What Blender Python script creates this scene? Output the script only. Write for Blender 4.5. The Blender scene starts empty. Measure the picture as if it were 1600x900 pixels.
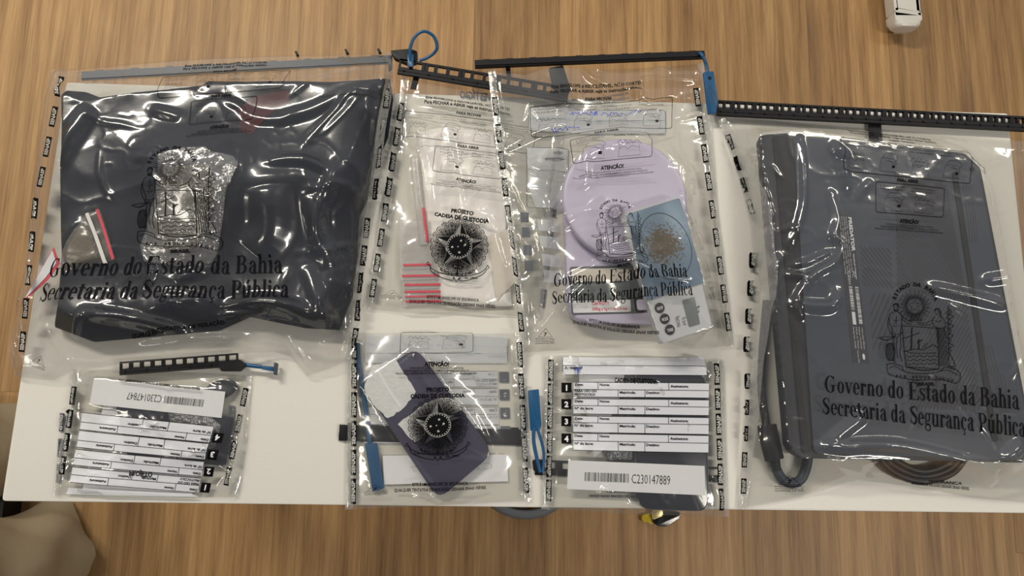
import bpy, bmesh, math, random
import numpy as np
from mathutils import Vector, Matrix, Euler

# ------------------------------------------------------------------ camera, world, lights, exposure
scene = bpy.context.scene
C = scene.collection
T = 0.74                      # table top height
CAM = Vector((0.0, 0.0, T + 0.84))
ROT = Euler((math.radians(10.101), math.radians(-3.511), math.radians(1.014)), 'XYZ')
FPX = 1200.0
cam_data = bpy.data.cameras.new('camera')
cam_data.sensor_fit = 'HORIZONTAL'
cam_data.sensor_width = 36.0
cam_data.lens = 36.0 * FPX / 1600.0
cam_data.clip_start = 0.02
cam = bpy.data.objects.new('camera', cam_data)
cam.location = CAM
cam.rotation_euler = ROT
C.objects.link(cam)
scene.camera = cam

world = bpy.data.worlds.new('world')
scene.world = world
world.use_nodes = True
wb = world.node_tree.nodes['Background']
wb.inputs['Color'].default_value = (0.96, 0.97, 1.0, 1)
wb.inputs['Strength'].default_value = 1.0
_n = world.node_tree.nodes; _l = world.node_tree.links
_tc = _n.new('ShaderNodeTexCoord'); _sp = _n.new('ShaderNodeSeparateXYZ'); _mr = _n.new('ShaderNodeMapRange')
_mr.inputs[1].default_value = -0.05; _mr.inputs[2].default_value = 0.55; _mr.inputs[3].default_value = 0.10; _mr.inputs[4].default_value = 0.36
_l.new(_tc.outputs['Generated'], _sp.inputs[0]); _l.new(_sp.outputs['Y'], _mr.inputs[0]); _l.new(_mr.outputs[0], wb.inputs['Strength'])

def area(name, loc, target, sx, sy, power, col):
    d = bpy.data.lights.new(name, 'AREA')
    d.shape = 'RECTANGLE'; d.size = sx; d.size_y = sy; d.energy = power; d.color = col
    o = bpy.data.objects.new(name, d)
    o.location = loc
    o.rotation_euler = (Vector(target) - Vector(loc)).to_track_quat('-Z', 'Y').to_euler()
    C.objects.link(o)
    return o
WARM = (1.0, 0.93, 0.80)
area('ceiling_panel_light', (-1.2, 1.62, 2.75), (-1.2, 1.62, 0), 1.2, 0.20, 64, WARM)
area('ceiling_panel_light', (1.9, -0.70, 2.75), (1.9, -0.70, 0), 1.2, 0.20, 32, (1.0, 0.94, 0.84))
area('ceiling_panel_light', (1.7, 1.42, 2.75), (1.7, 1.42, 0), 1.2, 0.20, 13, WARM)
area('ceiling_panel_light', (-1.9, -0.55, 2.75), (-1.9, -0.55, 0), 1.2, 0.20, 10, WARM)

scene.view_settings.view_transform = 'Standard'
scene.view_settings.look = 'None'
scene.view_settings.exposure = 0.0
scene.view_settings.gamma = 1.0
scene.view_settings.use_curve_mapping = False
scene.cycles.max_bounces = 8
scene.cycles.transparent_max_bounces = 48
scene.cycles.use_denoising = True
scene.cycles.caustics_reflective = False
scene.cycles.caustics_refractive = False

# ------------------------------------------------------------------ projection helpers (table frame)
RM = np.array(ROT.to_matrix())
def dirs(px, py):
    px = np.asarray(px, float); py = np.asarray(py, float)
    v = np.stack([(px - 800) / FPX, -(py - 450) / FPX, -np.ones_like(px)], -1)
    return v @ RM.T
def XY(px, py, h=0.0):
    """table-frame x, y where the line of sight through a pixel meets height h above the table top"""
    d = dirs(px, py)
    t = (T + h - CAM.z) / d[..., 2]
    return CAM.x + d[..., 0] * t, CAM.y + d[..., 1] * t
def P(px, py, h=0.0):
    x, y = XY(px, py, h)
    return Vector((float(x), float(y), T + h))

# ------------------------------------------------------------------ materials
def mat(name, col, rough=0.5, spec=0.5, metal=0.0, bump=None, var=None, coat=0.0):
    m = bpy.data.materials.new(name); m.use_nodes = True
    nt = m.node_tree; b = nt.nodes['Principled BSDF']
    b.inputs['Base Color'].default_value = (*col, 1)
    b.inputs['Roughness'].default_value = rough
    b.inputs['Specular IOR Level'].default_value = spec
    b.inputs['Metallic'].default_value = metal
    b.inputs['Coat Weight'].default_value = coat
    tc = nt.nodes.new('ShaderNodeTexCoord')
    if var:
        s, amt = var
        n = nt.nodes.new('ShaderNodeTexNoise'); n.inputs['Scale'].default_value = s; n.inputs['Detail'].default_value = 5
        nt.links.new(tc.outputs['Object'], n.inputs['Vector'])
        r = nt.nodes.new('ShaderNodeMapRange')
        r.inputs['To Min'].default_value = 1 - amt; r.inputs['To Max'].default_value = 1 + amt
        nt.links.new(n.outputs['Fac'], r.inputs['Value'])
        mx = nt.nodes.new('ShaderNodeMix'); mx.data_type = 'RGBA'; mx.blend_type = 'MULTIPLY'; mx.inputs[0].default_value = 1
        mx.inputs[6].default_value = (*col, 1)
        nt.links.new(r.outputs['Result'], mx.inputs[7]); nt.links.new(mx.outputs[2], b.inputs['Base Color'])
    if bump:
        s, st, dist = bump
        n = nt.nodes.new('ShaderNodeTexNoise'); n.inputs['Scale'].default_value = s; n.inputs['Detail'].default_value = 4
        nt.links.new(tc.outputs['Object'], n.inputs['Vector'])
        bp = nt.nodes.new('ShaderNodeBump'); bp.inputs['Strength'].default_value = st; bp.inputs['Distance'].default_value = dist
        nt.links.new(n.outputs['Fac'], bp.inputs['Height']); nt.links.new(bp.outputs['Normal'], b.inputs['Normal'])
    return m

def film(name, tint=(0.95, 0.95, 0.94), milk=0.022, gloss=0.075, rough=0.085, bscale=60, bstr=0.10, sheen=0.02, opaque=(0.9, 0.9, 0.92)):
    """thin clear plastic: see-through, glossy, faintly milky, finely crinkled"""
    m = bpy.data.materials.new(name); m.use_nodes = True
    nt = m.node_tree; N = nt.nodes; L = nt.links
    N.remove(N['Principled BSDF'])
    out = N['Material Output']
    tc = N.new('ShaderNodeTexCoord')
    no = N.new('ShaderNodeTexNoise'); no.inputs['Scale'].default_value = bscale; no.inputs['Detail'].default_value = 2
    L.new(tc.outputs['Object'], no.inputs['Vector'])
    bp = N.new('ShaderNodeBump'); bp.inputs['Strength'].default_value = bstr; bp.inputs['Distance'].default_value = 0.002
    L.new(no.outputs['Fac'], bp.inputs['Height'])
    tr = N.new('ShaderNodeBsdfTransparent'); tr.inputs['Color'].default_value = (*tint, 1)
    df = N.new('ShaderNodeBsdfDiffuse'); df.inputs['Color'].default_value = (*opaque, 1)
    gl = N.new('ShaderNodeBsdfAnisotropic'); gl.inputs['Color'].default_value = (1, 1, 1, 1); gl.inputs['Roughness'].default_value = rough
    L.new(bp.outputs['Normal'], gl.inputs['Normal'])
    m1 = N.new('ShaderNodeMixShader'); m1.inputs[0].default_value = milk
    L.new(tr.outputs[0], m1.inputs[1]); L.new(df.outputs[0], m1.inputs[2])
    lw = N.new('ShaderNodeLayerWeight'); lw.inputs['Blend'].default_value = 0.5
    L.new(bp.outputs['Normal'], lw.inputs['Normal'])
    pw = N.new('ShaderNodeMath'); pw.operation = 'POWER'; pw.inputs[1].default_value = 4
    L.new(lw.outputs['Facing'], pw.inputs[0])
    ma = N.new('ShaderNodeMath'); ma.operation = 'MULTIPLY_ADD'; ma.inputs[1].default_value = 0.5; ma.inputs[2].default_value = gloss
    L.new(pw.outputs[0], ma.inputs[0])
    g2 = N.new('ShaderNodeBsdfAnisotropic'); g2.inputs['Color'].default_value = (1, 1, 1, 1); g2.inputs['Roughness'].default_value = min(0.6, rough * 2.6)
    L.new(bp.outputs['Normal'], g2.inputs['Normal'])
    m0 = N.new('ShaderNodeMixShader'); m0.inputs[0].default_value = sheen
    L.new(m1.outputs[0], m0.inputs[1]); L.new(g2.outputs[0], m0.inputs[2])
    m2 = N.new('ShaderNodeMixShader')
    L.new(ma.outputs[0], m2.inputs[0]); L.new(m0.outputs[0], m2.inputs[1]); L.new(gl.outputs[0], m2.inputs[2])
    L.new(m2.outputs[0], out.inputs['Surface'])
    return m

M = {}
M['film'] = film('clear_film')
M['seam'] = film('welded_seam_film', milk=0.13, gloss=0.10, rough=0.16, bscale=230, bstr=0.8, sheen=0.05)
M['film_back'] = film('clear_film_back', milk=0.03, gloss=0.008, rough=0.3, sheen=0.0)
M['film_heavy'] = film('thick_clear_film', milk=0.02, gloss=0.052, rough=0.10, sheen=0.025, tint=(0.93, 0.93, 0.93))
M['crinkle'] = film('crinkled_film', milk=0.10, gloss=0.10, rough=0.12, bscale=160, bstr=0.7)
M['baggie'] = film('baggie_film', milk=0.22, gloss=0.07, rough=0.2, bscale=120, bstr=0.4, opaque=(0.93, 0.88, 0.87))
M['herb_bag'] = film('herb_bag_film', milk=0.10, gloss=0.05, rough=0.25, opaque=(0.40, 0.36, 0.28))
M['panel'] = film('white_ink_panel', milk=0.72, gloss=0.03, rough=0.3, opaque=(0.86, 0.88, 0.94), tint=(0.95, 0.95, 0.98))
M['panel_back'] = film('white_ink_panel_back', milk=0.5, gloss=0.02, rough=0.4, opaque=(0.80, 0.84, 0.92))
M['ink'] = mat('black_ink', (0.004, 0.004, 0.005), 0.6, 0.08)
M['ink_faint'] = mat('thin_black_ink', (0.02, 0.02, 0.022), 0.6, 0.1)
M['ink_back'] = mat('back_ink', (0.12, 0.13, 0.15), 0.6, 0.2)
M['ink_clear'] = mat('label_letter', (0.55, 0.55, 0.52), 0.5, 0.3)
M['blue_pen'] = mat('blue_pen_ink', (0.05, 0.09, 0.55), 0.5, 0.3)
M['red_ink'] = mat('red_ink', (0.75, 0.06, 0.10), 0.5, 0.3)
M['white_ink'] = mat('white_print', (0.62, 0.63, 0.66), 0.5, 0.3)
M['table'] = mat('white_laminate', (0.74, 0.715, 0.66), 0.42, 0.3, bump=(900, 0.08, 0.0004), var=(350, 0.03))
M['steel'] = mat('painted_steel', (0.5, 0.5, 0.5), 0.4, 0.5, var=(5, 0.03))
M['bar'] = mat('black_plastic', (0.008, 0.008, 0.010), 0.5, 0.25, var=(40, 0.1))
M['bar_blue'] = mat('hazy_plastic', (0.045, 0.058, 0.075), 0.4, 0.4, var=(40, 0.1))
M['blue'] = mat('blue_plastic', (0.004, 0.072, 0.185), 0.38, 0.5, var=(50, 0.08))
M['cloth'] = mat('navy_cloth', (0.008, 0.012, 0.022), 0.8, 0.2, bump=(700, 0.3, 0.0008), var=(60, 0.25))
M['cloth_flap'] = mat('navy_cloth_flap', (0.020, 0.024, 0.036), 0.75, 0.3, bump=(700, 0.3, 0.0008), var=(60, 0.2))
M['lap'] = mat('laptop_shell', (0.036, 0.044, 0.064), 0.5, 0.4, bump=(1500, 0.1, 0.0003), var=(30, 0.08))
M['lap_dark'] = mat('laptop_dark', (0.018, 0.019, 0.026), 0.45, 0.4, var=(30, 0.08))
M['rubber'] = mat('rubber', (0.010, 0.010, 0.012), 0.6, 0.25, var=(60, 0.1))
M['purple'] = mat('purple_phone', (0.042, 0.038, 0.080), 0.32, 0.5, var=(20, 0.06))
M['phone'] = mat('dark_phone', (0.014, 0.017, 0.030), 0.22, 0.5, var=(20, 0.05), coat=0.3)
M['chrome'] = mat('steel_rim', (0.28, 0.28, 0.30), 0.25, 0.5, 0.9, var=(40, 0.05))
M['tape'] = mat('paper_tape', (0.72, 0.72, 0.72), 0.8, 0.2, bump=(350, 0.8, 0.001), var=(180, 0.12))
M['paper'] = mat('white_paper', (0.82, 0.82, 0.85), 0.7, 0.2, var=(40, 0.03))
M['cream'] = mat('cream_paper', (0.72, 0.66, 0.58), 0.7, 0.2, var=(30, 0.05))
M['milky'] = mat('milky_plastic', (0.90, 0.86, 0.83), 0.3, 0.5, bump=(60, 0.5, 0.002), var=(40, 0.06))
M['lavender'] = mat('lavender_plastic', (0.60, 0.55, 0.72), 0.35, 0.5, var=(15, 0.03))
M['lcd'] = mat('lcd', (0.17, 0.19, 0.19), 0.25, 0.5, var=(30, 0.05))
M['lcd_dark'] = mat('lcd_dark', (0.10, 0.11, 0.12), 0.2, 0.5, var=(30, 0.05))
M['silver'] = mat('silver_plastic', (0.66, 0.67, 0.70), 0.32, 0.5, 0.25, var=(30, 0.03))
M['foil'] = mat('foil', (0.16, 0.16, 0.17), 0.25, 0.7, 0.6, bump=(170, 0.9, 0.004), var=(90, 0.7))
M['grey_hose'] = mat('grey_cable', (0.17, 0.185, 0.20), 0.3, 0.5, var=(20, 0.06))
M['chair'] = mat('offwhite_plastic', (0.66, 0.64, 0.58), 0.4, 0.4, bump=(200, 0.1, 0.001), var=(25, 0.06))
M['khaki'] = mat('khaki_cloth', (0.36, 0.30, 0.20), 0.85, 0.2, bump=(600, 0.4, 0.001), var=(9, 0.12))
M['shoe'] = mat('dark_leather', (0.02, 0.016, 0.014), 0.5, 0.4, var=(20, 0.1))
M['yellow'] = mat('yellow_plastic', (0.62, 0.46, 0.02), 0.4, 0.5, var=(40, 0.2))
M['gold'] = mat('brass_contact', (0.45, 0.36, 0.18), 0.3, 0.5, 0.8, var=(40, 0.2))
M['glossblack'] = mat('gloss_black', (0.008, 0.008, 0.008), 0.12, 0.6, var=(40, 0.1))
M['redcloth'] = mat('dark_red_print', (0.07, 0.012, 0.018), 0.8, 0.2, var=(40, 0.2))

def plate_material():
    m = mat('blue_steel_plate', (0.16, 0.235, 0.32), 0.34, 0.5, 0.3)
    nt = m.node_tree; b = nt.nodes['Principled BSDF']; N = nt.nodes; L = nt.links
    tc = N.new('ShaderNodeTexCoord')
    c = P(1036, 382, 0.0546)
    sub = N.new('ShaderNodeVectorMath'); sub.operation = 'SUBTRACT'; sub.inputs[1].default_value = c
    L.new(tc.outputs['Object'], sub.inputs[0])
    ln = N.new('ShaderNodeVectorMath'); ln.operation = 'LENGTH'; L.new(sub.outputs[0], ln.inputs[0])
    fall = N.new('ShaderNodeMapRange'); fall.inputs[1].default_value = 0.006; fall.inputs[2].default_value = 0.034
    fall.inputs[3].default_value = 0.30; fall.inputs[4].default_value = -0.16
    L.new(ln.outputs['Value'], fall.inputs[0])
    n = N.new('ShaderNodeTexNoise'); n.inputs['Scale'].default_value = 420; n.inputs['Detail'].default_value = 4
    L.new(tc.outputs['Object'], n.inputs['Vector'])
    ad = N.new('ShaderNodeMath'); ad.operation = 'ADD'; L.new(n.outputs['Fac'], ad.inputs[0]); L.new(fall.outputs[0], ad.inputs[1])
    st = N.new('ShaderNodeMapRange'); st.inputs[1].default_value = 0.52; st.inputs[2].default_value = 0.68
    L.new(ad.outputs[0], st.inputs[0])
    mx = N.new('ShaderNodeMix'); mx.data_type = 'RGBA'
    mx.inputs[6].default_value = (0.17, 0.245, 0.335, 1); mx.inputs[7].default_value = (0.115, 0.085, 0.05, 1)
    L.new(st.outputs[0], mx.inputs[0]); L.new(mx.outputs[2], b.inputs['Base Color'])
    return m
M['plate'] = plate_material()

def herb_material():
    m = mat('dried_herb', (0.17, 0.13, 0.075), 0.9, 0.1, bump=(500, 1.0, 0.003), var=(330, 0.95))
    return m
M['herb'] = herb_material()

def floor_material():
    m = bpy.data.materials.new('oak_planks'); m.use_nodes = True
    nt = m.node_tree; N = nt.nodes; L = nt.links; b = N['Principled BSDF']
    tc = N.new('ShaderNodeTexCoord'); sp = N.new('ShaderNodeSeparateXYZ'); L.new(tc.outputs['Object'], sp.inputs[0])
    def math_(op, a, bb=None, c=None):
        n = N.new('ShaderNodeMath'); n.operation = op
        for i, v in enumerate((a, bb, c)):
            if v is None: continue
            if isinstance(v, (int, float)): n.inputs[i].default_value = v
            else: L.new(v, n.inputs[i])
        return n.outputs[0]
    PW = 0.19
    x = math_('MULTIPLY_ADD', sp.outputs['X'], 1 / PW, 40.016)
    ix = math_('FLOOR', x); fx = math_('FRACT', x)
    wn = N.new('ShaderNodeTexWhiteNoise'); wn.noise_dimensions = '1D'; L.new(ix, wn.inputs['W'])
    y = math_('ADD', math_('MULTIPLY', sp.outputs['Y'], 1 / 1.25), math_('MULTIPLY', wn.outputs['Value'], 7.3))
    iy = math_('FLOOR', y); fy = math_('FRACT', y)
    cb = N.new('ShaderNodeCombineXYZ'); L.new(ix, cb.inputs[0]); L.new(iy, cb.inputs[1])
    w2 = N.new('ShaderNodeTexWhiteNoise'); w2.noise_dimensions = '3D'; L.new(cb.outputs[0], w2.inputs['Vector'])
    # grain space: shifted per plank, stretched along the plank
    sc = N.new('ShaderNodeVectorMath'); sc.operation = 'MULTIPLY'; sc.inputs[1].default_value = (1, 0.09, 1); L.new(tc.outputs['Object'], sc.inputs[0])
    of = N.new('ShaderNodeVectorMath'); of.operation = 'MULTIPLY_ADD'; of.inputs[1].default_value = (9, 9, 9)
    L.new(w2.outputs['Color'], of.inputs[0]); L.new(sc.outputs[0], of.inputs[2])
    n1 = N.new('ShaderNodeTexNoise'); n1.inputs['Scale'].default_value = 13; n1.inputs['Detail'].default_value = 6; n1.inputs['Roughness'].default_value = 0.6; n1.inputs['Distortion'].default_value = 0.7
    L.new(of.outputs[0], n1.inputs['Vector'])
    n2 = N.new('ShaderNodeTexNoise'); n2.inputs['Scale'].default_value = 210; n2.inputs['Detail'].default_value = 4; n2.inputs['Roughness'].default_value = 0.7
    sc2 = N.new('ShaderNodeVectorMath'); sc2.operation = 'MULTIPLY'; sc2.inputs[1].default_value = (1, 0.35, 1); L.new(of.outputs[0], sc2.inputs[0]); L.new(sc2.outputs[0], n2.inputs['Vector'])
    wv = N.new('ShaderNodeTexWave'); wv.wave_type = 'BANDS'; wv.bands_direction = 'X'
    wv.inputs['Scale'].default_value = 9; wv.inputs['Distortion'].default_value = 12; wv.inputs['Detail'].default_value = 3; wv.inputs['Detail Scale'].default_value = 0.8
    L.new(of.outputs[0], wv.inputs['Vector'])
    kn = N.new('ShaderNodeTexNoise'); kn.inputs['Scale'].default_value = 5.5; kn.inputs['Detail'].default_value = 1
    sck = N.new('ShaderNodeVectorMath'); sck.operation = 'MULTIPLY'; sck.inputs[1].default_value = (1, 3.0, 1); L.new(of.outputs[0], sck.inputs[0]); L.new(sck.outputs[0], kn.inputs['Vector'])
    knot = N.new('ShaderNodeMapRange'); knot.inputs[1].default_value = 0.66; knot.inputs[2].default_value = 0.78; L.new(kn.outputs['Fac'], knot.inputs[0])
    g = math_('ADD', math_('MULTIPLY', n1.outputs['Fac'], 0.50), math_('MULTIPLY', n2.outputs['Fac'], 0.44))
    g = math_('ADD', g, math_('MULTIPLY', wv.outputs['Fac'], 0.08))
    cr = N.new('ShaderNodeValToRGB')
    e = cr.color_ramp.elements
    e[0].position = 0.32; e[0].color = (0.175, 0.090, 0.034, 1)
    e[1].position = 0.68; e[1].color = (0.515, 0.315, 0.138, 1)
    k = e.new(0.50); k.color = (0.350, 0.200, 0.082, 1)
    L.new(g, cr.inputs[0])
    tone = N.new('ShaderNodeMapRange'); tone.inputs[3].default_value = 0.84; tone.inputs[4].default_value = 1.12; L.new(w2.outputs['Value'], tone.inputs[0])
    m1 = N.new('ShaderNodeMix'); m1.data_type = 'RGBA'; m1.blend_type = 'MULTIPLY'; m1.inputs[0].default_value = 1
    L.new(cr.outputs[0], m1.inputs[6]); L.new(tone.outputs[0], m1.inputs[7])
    m2 = N.new('ShaderNodeMix'); m2.data_type = 'RGBA'; m2.inputs[7].default_value = (0.10, 0.055, 0.03, 1)
    L.new(math_('MULTIPLY', knot.outputs[0], 0.6), m2.inputs[0]); L.new(m1.outputs[2], m2.inputs[6])
    # seams
    sx = math_('LESS_THAN', math_('MINIMUM', fx, math_('SUBTRACT', 1, fx)), 0.004)
    sy = math_('LESS_THAN', math_('MINIMUM', fy, math_('SUBTRACT', 1, fy)), 0.0008)
    seam = math_('MULTIPLY', math_('MAXIMUM', sx, sy), 0.30)
    m3 = N.new('ShaderNodeMix'); m3.data_type = 'RGBA'; m3.inputs[7].default_value = (0.06, 0.035, 0.02, 1)
    L.new(seam, m3.inputs[0]); L.new(m2.outputs[2], m3.inputs[6])
    L.new(m3.outputs[2], b.inputs['Base Color'])
    b.inputs['Roughness'].default_value = 0.48; b.inputs['Specular IOR Level'].default_value = 0.35
    bp = N.new('ShaderNodeBump'); bp.inputs['Strength'].default_value = 0.25; bp.inputs['Distance'].default_value = 0.001
    L.new(n2.outputs['Fac'], bp.inputs['Height']); L.new(bp.outputs['Normal'], b.inputs['Normal'])
    return m
M['floor'] = floor_material()

# ------------------------------------------------------------------ object helpers
def tag(o, label=None, cat=None, group=None, kind=None):
    if label: o['label'] = label
    if cat: o['category'] = cat
    if group: o['group'] = group
    if kind: o['kind'] = kind
    return o
def thing(name, label, cat, loc=(0, 0, T), group=None):
    o = bpy.data.objects.new(name, None); o.empty_display_size = 0.02
    o.location = loc; C.objects.link(o)
    return tag(o, label, cat, group)
def link(name, me, m, parent=None, smooth=True, angle=35):
    o = bpy.data.objects.new(name, me); C.objects.link(o)
    if m is not None: me.materials.append(m)
    if smooth:
        for p in me.polygons: p.use_smooth = True
        if angle: me.set_sharp_from_angle(angle=math.radians(angle))
    if parent is not None:
        o.parent = parent
        o.matrix_parent_inverse = Matrix.Translation(parent.location).inverted() if parent.type == 'EMPTY' and parent.parent is None else Matrix.Identity(4)
    return o
def from_bm(name, bm, m, parent=None, smooth=True, angle=35):
    bmesh.ops.recalc_face_normals(bm, faces=bm.faces)
    me = bpy.data.meshes.new(name); bm.to_mesh(me); bm.free()
    return link(name, me, m, parent, smooth, angle)
def rounded(pts, r, seg=5):
    """round the corners of a 2D polygon"""
    out = []; n = len(pts)
    rr = r if isinstance(r, (list, tuple)) else [r] * n
    for i in range(n):
        p0, p1, p2 = Vector(pts[i - 1]), Vector(pts[i]), Vector(pts[(i + 1) % n])
        d0, d2 = (p0 - p1), (p2 - p1)
        k = min(rr[i], d0.length * 0.45, d2.length * 0.45)
        if k <= 0: out.append(p1[:]); continue
        a, b = p1 + d0.normalized() * k, p1 + d2.normalized() * k
        for j in range(seg + 1):
            t = j / seg
            out.append(((1 - t) ** 2 * a + 2 * t * (1 - t) * p1 + t * t * b)[:])
    return out
def prism_bm(bm, xy, z0, z1, bev=0.0, seg=2):
    vb = [bm.verts.new((x, y, z0)) for x, y in xy]
    vt = [bm.verts.new((x, y, z1)) for x, y in xy]
    n = len(xy)
    ft = bm.faces.new(vt); fb = bm.faces.new(vb[::-1])
    for i in range(n):
        bm.faces.new((vb[i], vb[(i + 1) % n], vt[(i + 1) % n], vt[i]))
    if bev > 0:
        es = [e for e in ft.edges] + [e for e in fb.edges]
        bmesh.ops.bevel(bm, geom=es, offset=bev, segments=seg, profile=0.5, affect='EDGES')
def pxpoly(pts, h):
    out = []
    for p in pts:
        x, y = XY(p[0], p[1], h); out.append((float(x), float(y)))
    return out
def prism(name, pts, h0, h1, m, parent=None, r=0, bev=0.0008, seg=2, angle=35):
    """solid whose TOP outline is given by image points at height h1"""
    xy = pxpoly(pts, h1)
    if r: xy = rounded(xy, r)
    bm = bmesh.new(); prism_bm(bm, xy, T + h0, T + h1, bev, seg)
    return from_bm(name, bm, m, parent, True, angle)
def box_bm(bm, c, s, rot=None):
    mm = Matrix.Translation(c) @ (rot.to_4x4() if rot else Matrix.Identity(4)) @ Matrix.Diagonal((*s, 1))
    bmesh.ops.create_cube(bm, size=1, matrix=mm)
def spline(pts, n=8, closed=False):
    pts = [Vector(p) for p in pts]; out = []
    N_ = len(pts)
    for i in range(N_ if closed else N_ - 1):
        if closed: a, b, c, d = pts[i - 1], pts[i], pts[(i + 1) % N_], pts[(i + 2) % N_]
        else: a, b, c, d = pts[max(i - 1, 0)], pts[i], pts[i + 1], pts[min(i + 2, N_ - 1)]
        for j in range(n):
            t = j / n
            out.append(0.5 * ((2 * b) + (c - a) * t + (2 * a - 5 * b + 4 * c - d) * t * t + (3 * b - a - 3 * c + d) * t ** 3))
    if not closed: out.append(pts[-1])
    return out
def tube_bm(bm, path, rad, seg=10, flat=1.0, up=Vector((0, 0, 1))):
    rings = []
    n = len(path)
    for i, p in enumerate(path):
        t = (path[min(i + 1, n - 1)] - path[max(i - 1, 0)]).normalized()
        s = t.cross(up)
        if s.length < 1e-4: s = t.cross(Vector((0, 1, 0)))
        s.normalize(); u = s.cross(t)
        r = rad[i] if isinstance(rad, (list, tuple)) else rad
        rings.append([bm.verts.new(p + (s * math.cos(a) + u * math.sin(a) * flat) * r) for a in [2 * math.pi * k / seg for k in range(seg)]])
    for a, b in zip(rings, rings[1:]):
        for k in range(seg):
            bm.faces.new((a[k], a[(k + 1) % seg], b[(k + 1) % seg], b[k]))
    bm.faces.new(rings[0][::-1]); bm.faces.new(rings[-1])
def tube(name, path, rad, m, parent=None, seg=10, flat=1.0):
    bm = bmesh.new(); tube_bm(bm, path, rad, seg, flat)
    return from_bm(name, bm, m, parent, True, 50)

# ------------------------------------------------------------------ noise + table height raster
def vnoise(x, y, seed=0):
    rs = np.random.RandomState(seed); g = rs.rand(64, 64)
    xi = np.floor(x).astype(int); yi = np.floor(y).astype(int)
    fx = x - xi; fy = y - yi
    fx = fx ** 3 * (fx * (fx * 6 - 15) + 10); fy = fy ** 3 * (fy * (fy * 6 - 15) + 10)
    a = g[xi % 64, yi % 64]; b = g[(xi + 1) % 64, yi % 64]; c = g[xi % 64, (yi + 1) % 64]; d = g[(xi + 1) % 64, (yi + 1) % 64]
    return (a * (1 - fx) + b * fx) * (1 - fy) + (c * (1 - fx) + d * fx) * fy
def fbm(x, y, seed=0, o=3):
    s = 0; a = 0.5
    for k in range(o):
        s = s + a * vnoise(x * 2 ** k, y * 2 ** k, seed + k); a *= 0.5
    return s / (1 - 0.5 ** o)
def ridged(x, y, seed, p=6):
    wx = x + 0.8 * fbm(x * 0.7, y * 0.7, seed + 11); wy = y + 0.8 * fbm(x * 0.7, y * 0.7, seed + 23)
    n = vnoise(wx, wy, seed) + 0.3 * vnoise(wx * 2.3, wy * 2.3, seed + 5) - 0.15
    return (1 - np.clip(np.abs(2 * n - 1), 0, 1)) ** p

RES = 0.0015
X0, Y0, X1, Y1 = -0.64, -0.22, 0.92, 0.52
GX = np.arange(X0, X1, RES); GY = np.arange(Y0, Y1, RES)
XX, YY = np.meshgrid(GX, GY, indexing='ij')
H = np.zeros_like(XX)
def inside(xy, X, Y):
    r = np.zeros(X.shape, bool); n = len(xy)
    for i in range(n):
        xa, ya = xy[i]; xb, yb = xy[(i + 1) % n]
        if ya == yb: continue
        r ^= ((ya > Y) != (yb > Y)) & (X < (xb - xa) * (Y - ya) / (yb - ya) + xa)
    return r
def lay(pts, h):
    """mark a solid content's top outline in the height raster"""
    xy = pxpoly(pts, h)
    m = inside(xy, XX, YY)
    H[m] = np.maximum(H[m], h)
def sample(A, x, y):
    u = np.clip((x - X0) / RES, 0, A.shape[0] - 1.001); v = np.clip((y - Y0) / RES, 0, A.shape[1] - 1.001)
    i = u.astype(int); j = v.astype(int); fu = u - i; fv = v - j
    return (A[i, j] * (1 - fu) + A[i + 1, j] * fu) * (1 - fv) + (A[i, j + 1] * (1 - fu) + A[i + 1, j + 1] * fu) * fv
def dist_poly(x, y, pts):
    d = np.full(x.shape, 1e9); s_ = np.zeros(x.shape)
    for k, ((ax, ay), (bx, by)) in enumerate(zip(pts, pts[1:])):
        vx, vy = bx - ax, by - ay; l2 = vx * vx + vy * vy + 1e-12
        t = np.clip(((x - ax) * vx + (y - ay) * vy) / l2, 0, 1)
        dd = np.hypot(x - ax - t * vx, y - ay - t * vy)
        b = dd < d; d = np.where(b, dd, d); s_ = np.where(b, (k + t) / (len(pts) - 1), s_)
    return d, s_

# ------------------------------------------------------------------ printing ("ink") helpers
_tc = {}
def text_mesh(s, bold=0.0):
    k = (s, bold)
    if k not in _tc:
        acc = s.index('Ó') if 'Ó' in s else None
        s = raw = s.replace('Ó', 'O')
        cu = bpy.data.curves.new('t', 'FONT'); cu.body = s; cu.size = 1; cu.resolution_u = 2; cu.offset = bold
        o = bpy.data.objects.new('t', cu); C.objects.link(o)
        dg = bpy.context.evaluated_depsgraph_get(); dg.update()
        me = bpy.data.meshes.new_from_object(o.evaluated_get(dg))
        v = [(a.co.x, a.co.y) for a in me.vertices]; f = [tuple(p.vertices) for p in me.polygons]
        bpy.data.objects.remove(o); bpy.data.curves.remove(cu); bpy.data.meshes.remove(me)
        if acc is not None:   # the acute accent over a capital O
            a, b = (max((q[0] for q in text_mesh(raw[:i], bold)[0]), default=0.0) for i in (acc, acc + 1))
            mx_ = (a + b) / 2 + .03; n = len(v)
            v += [(mx_ - .05, .77), (mx_ + .03, .77), (mx_ + .13, .91), (mx_ + .03, .91)]; f.append((n, n + 1, n + 2, n + 3))
        _tc[k] = (v, f)
    return _tc[k]
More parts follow.
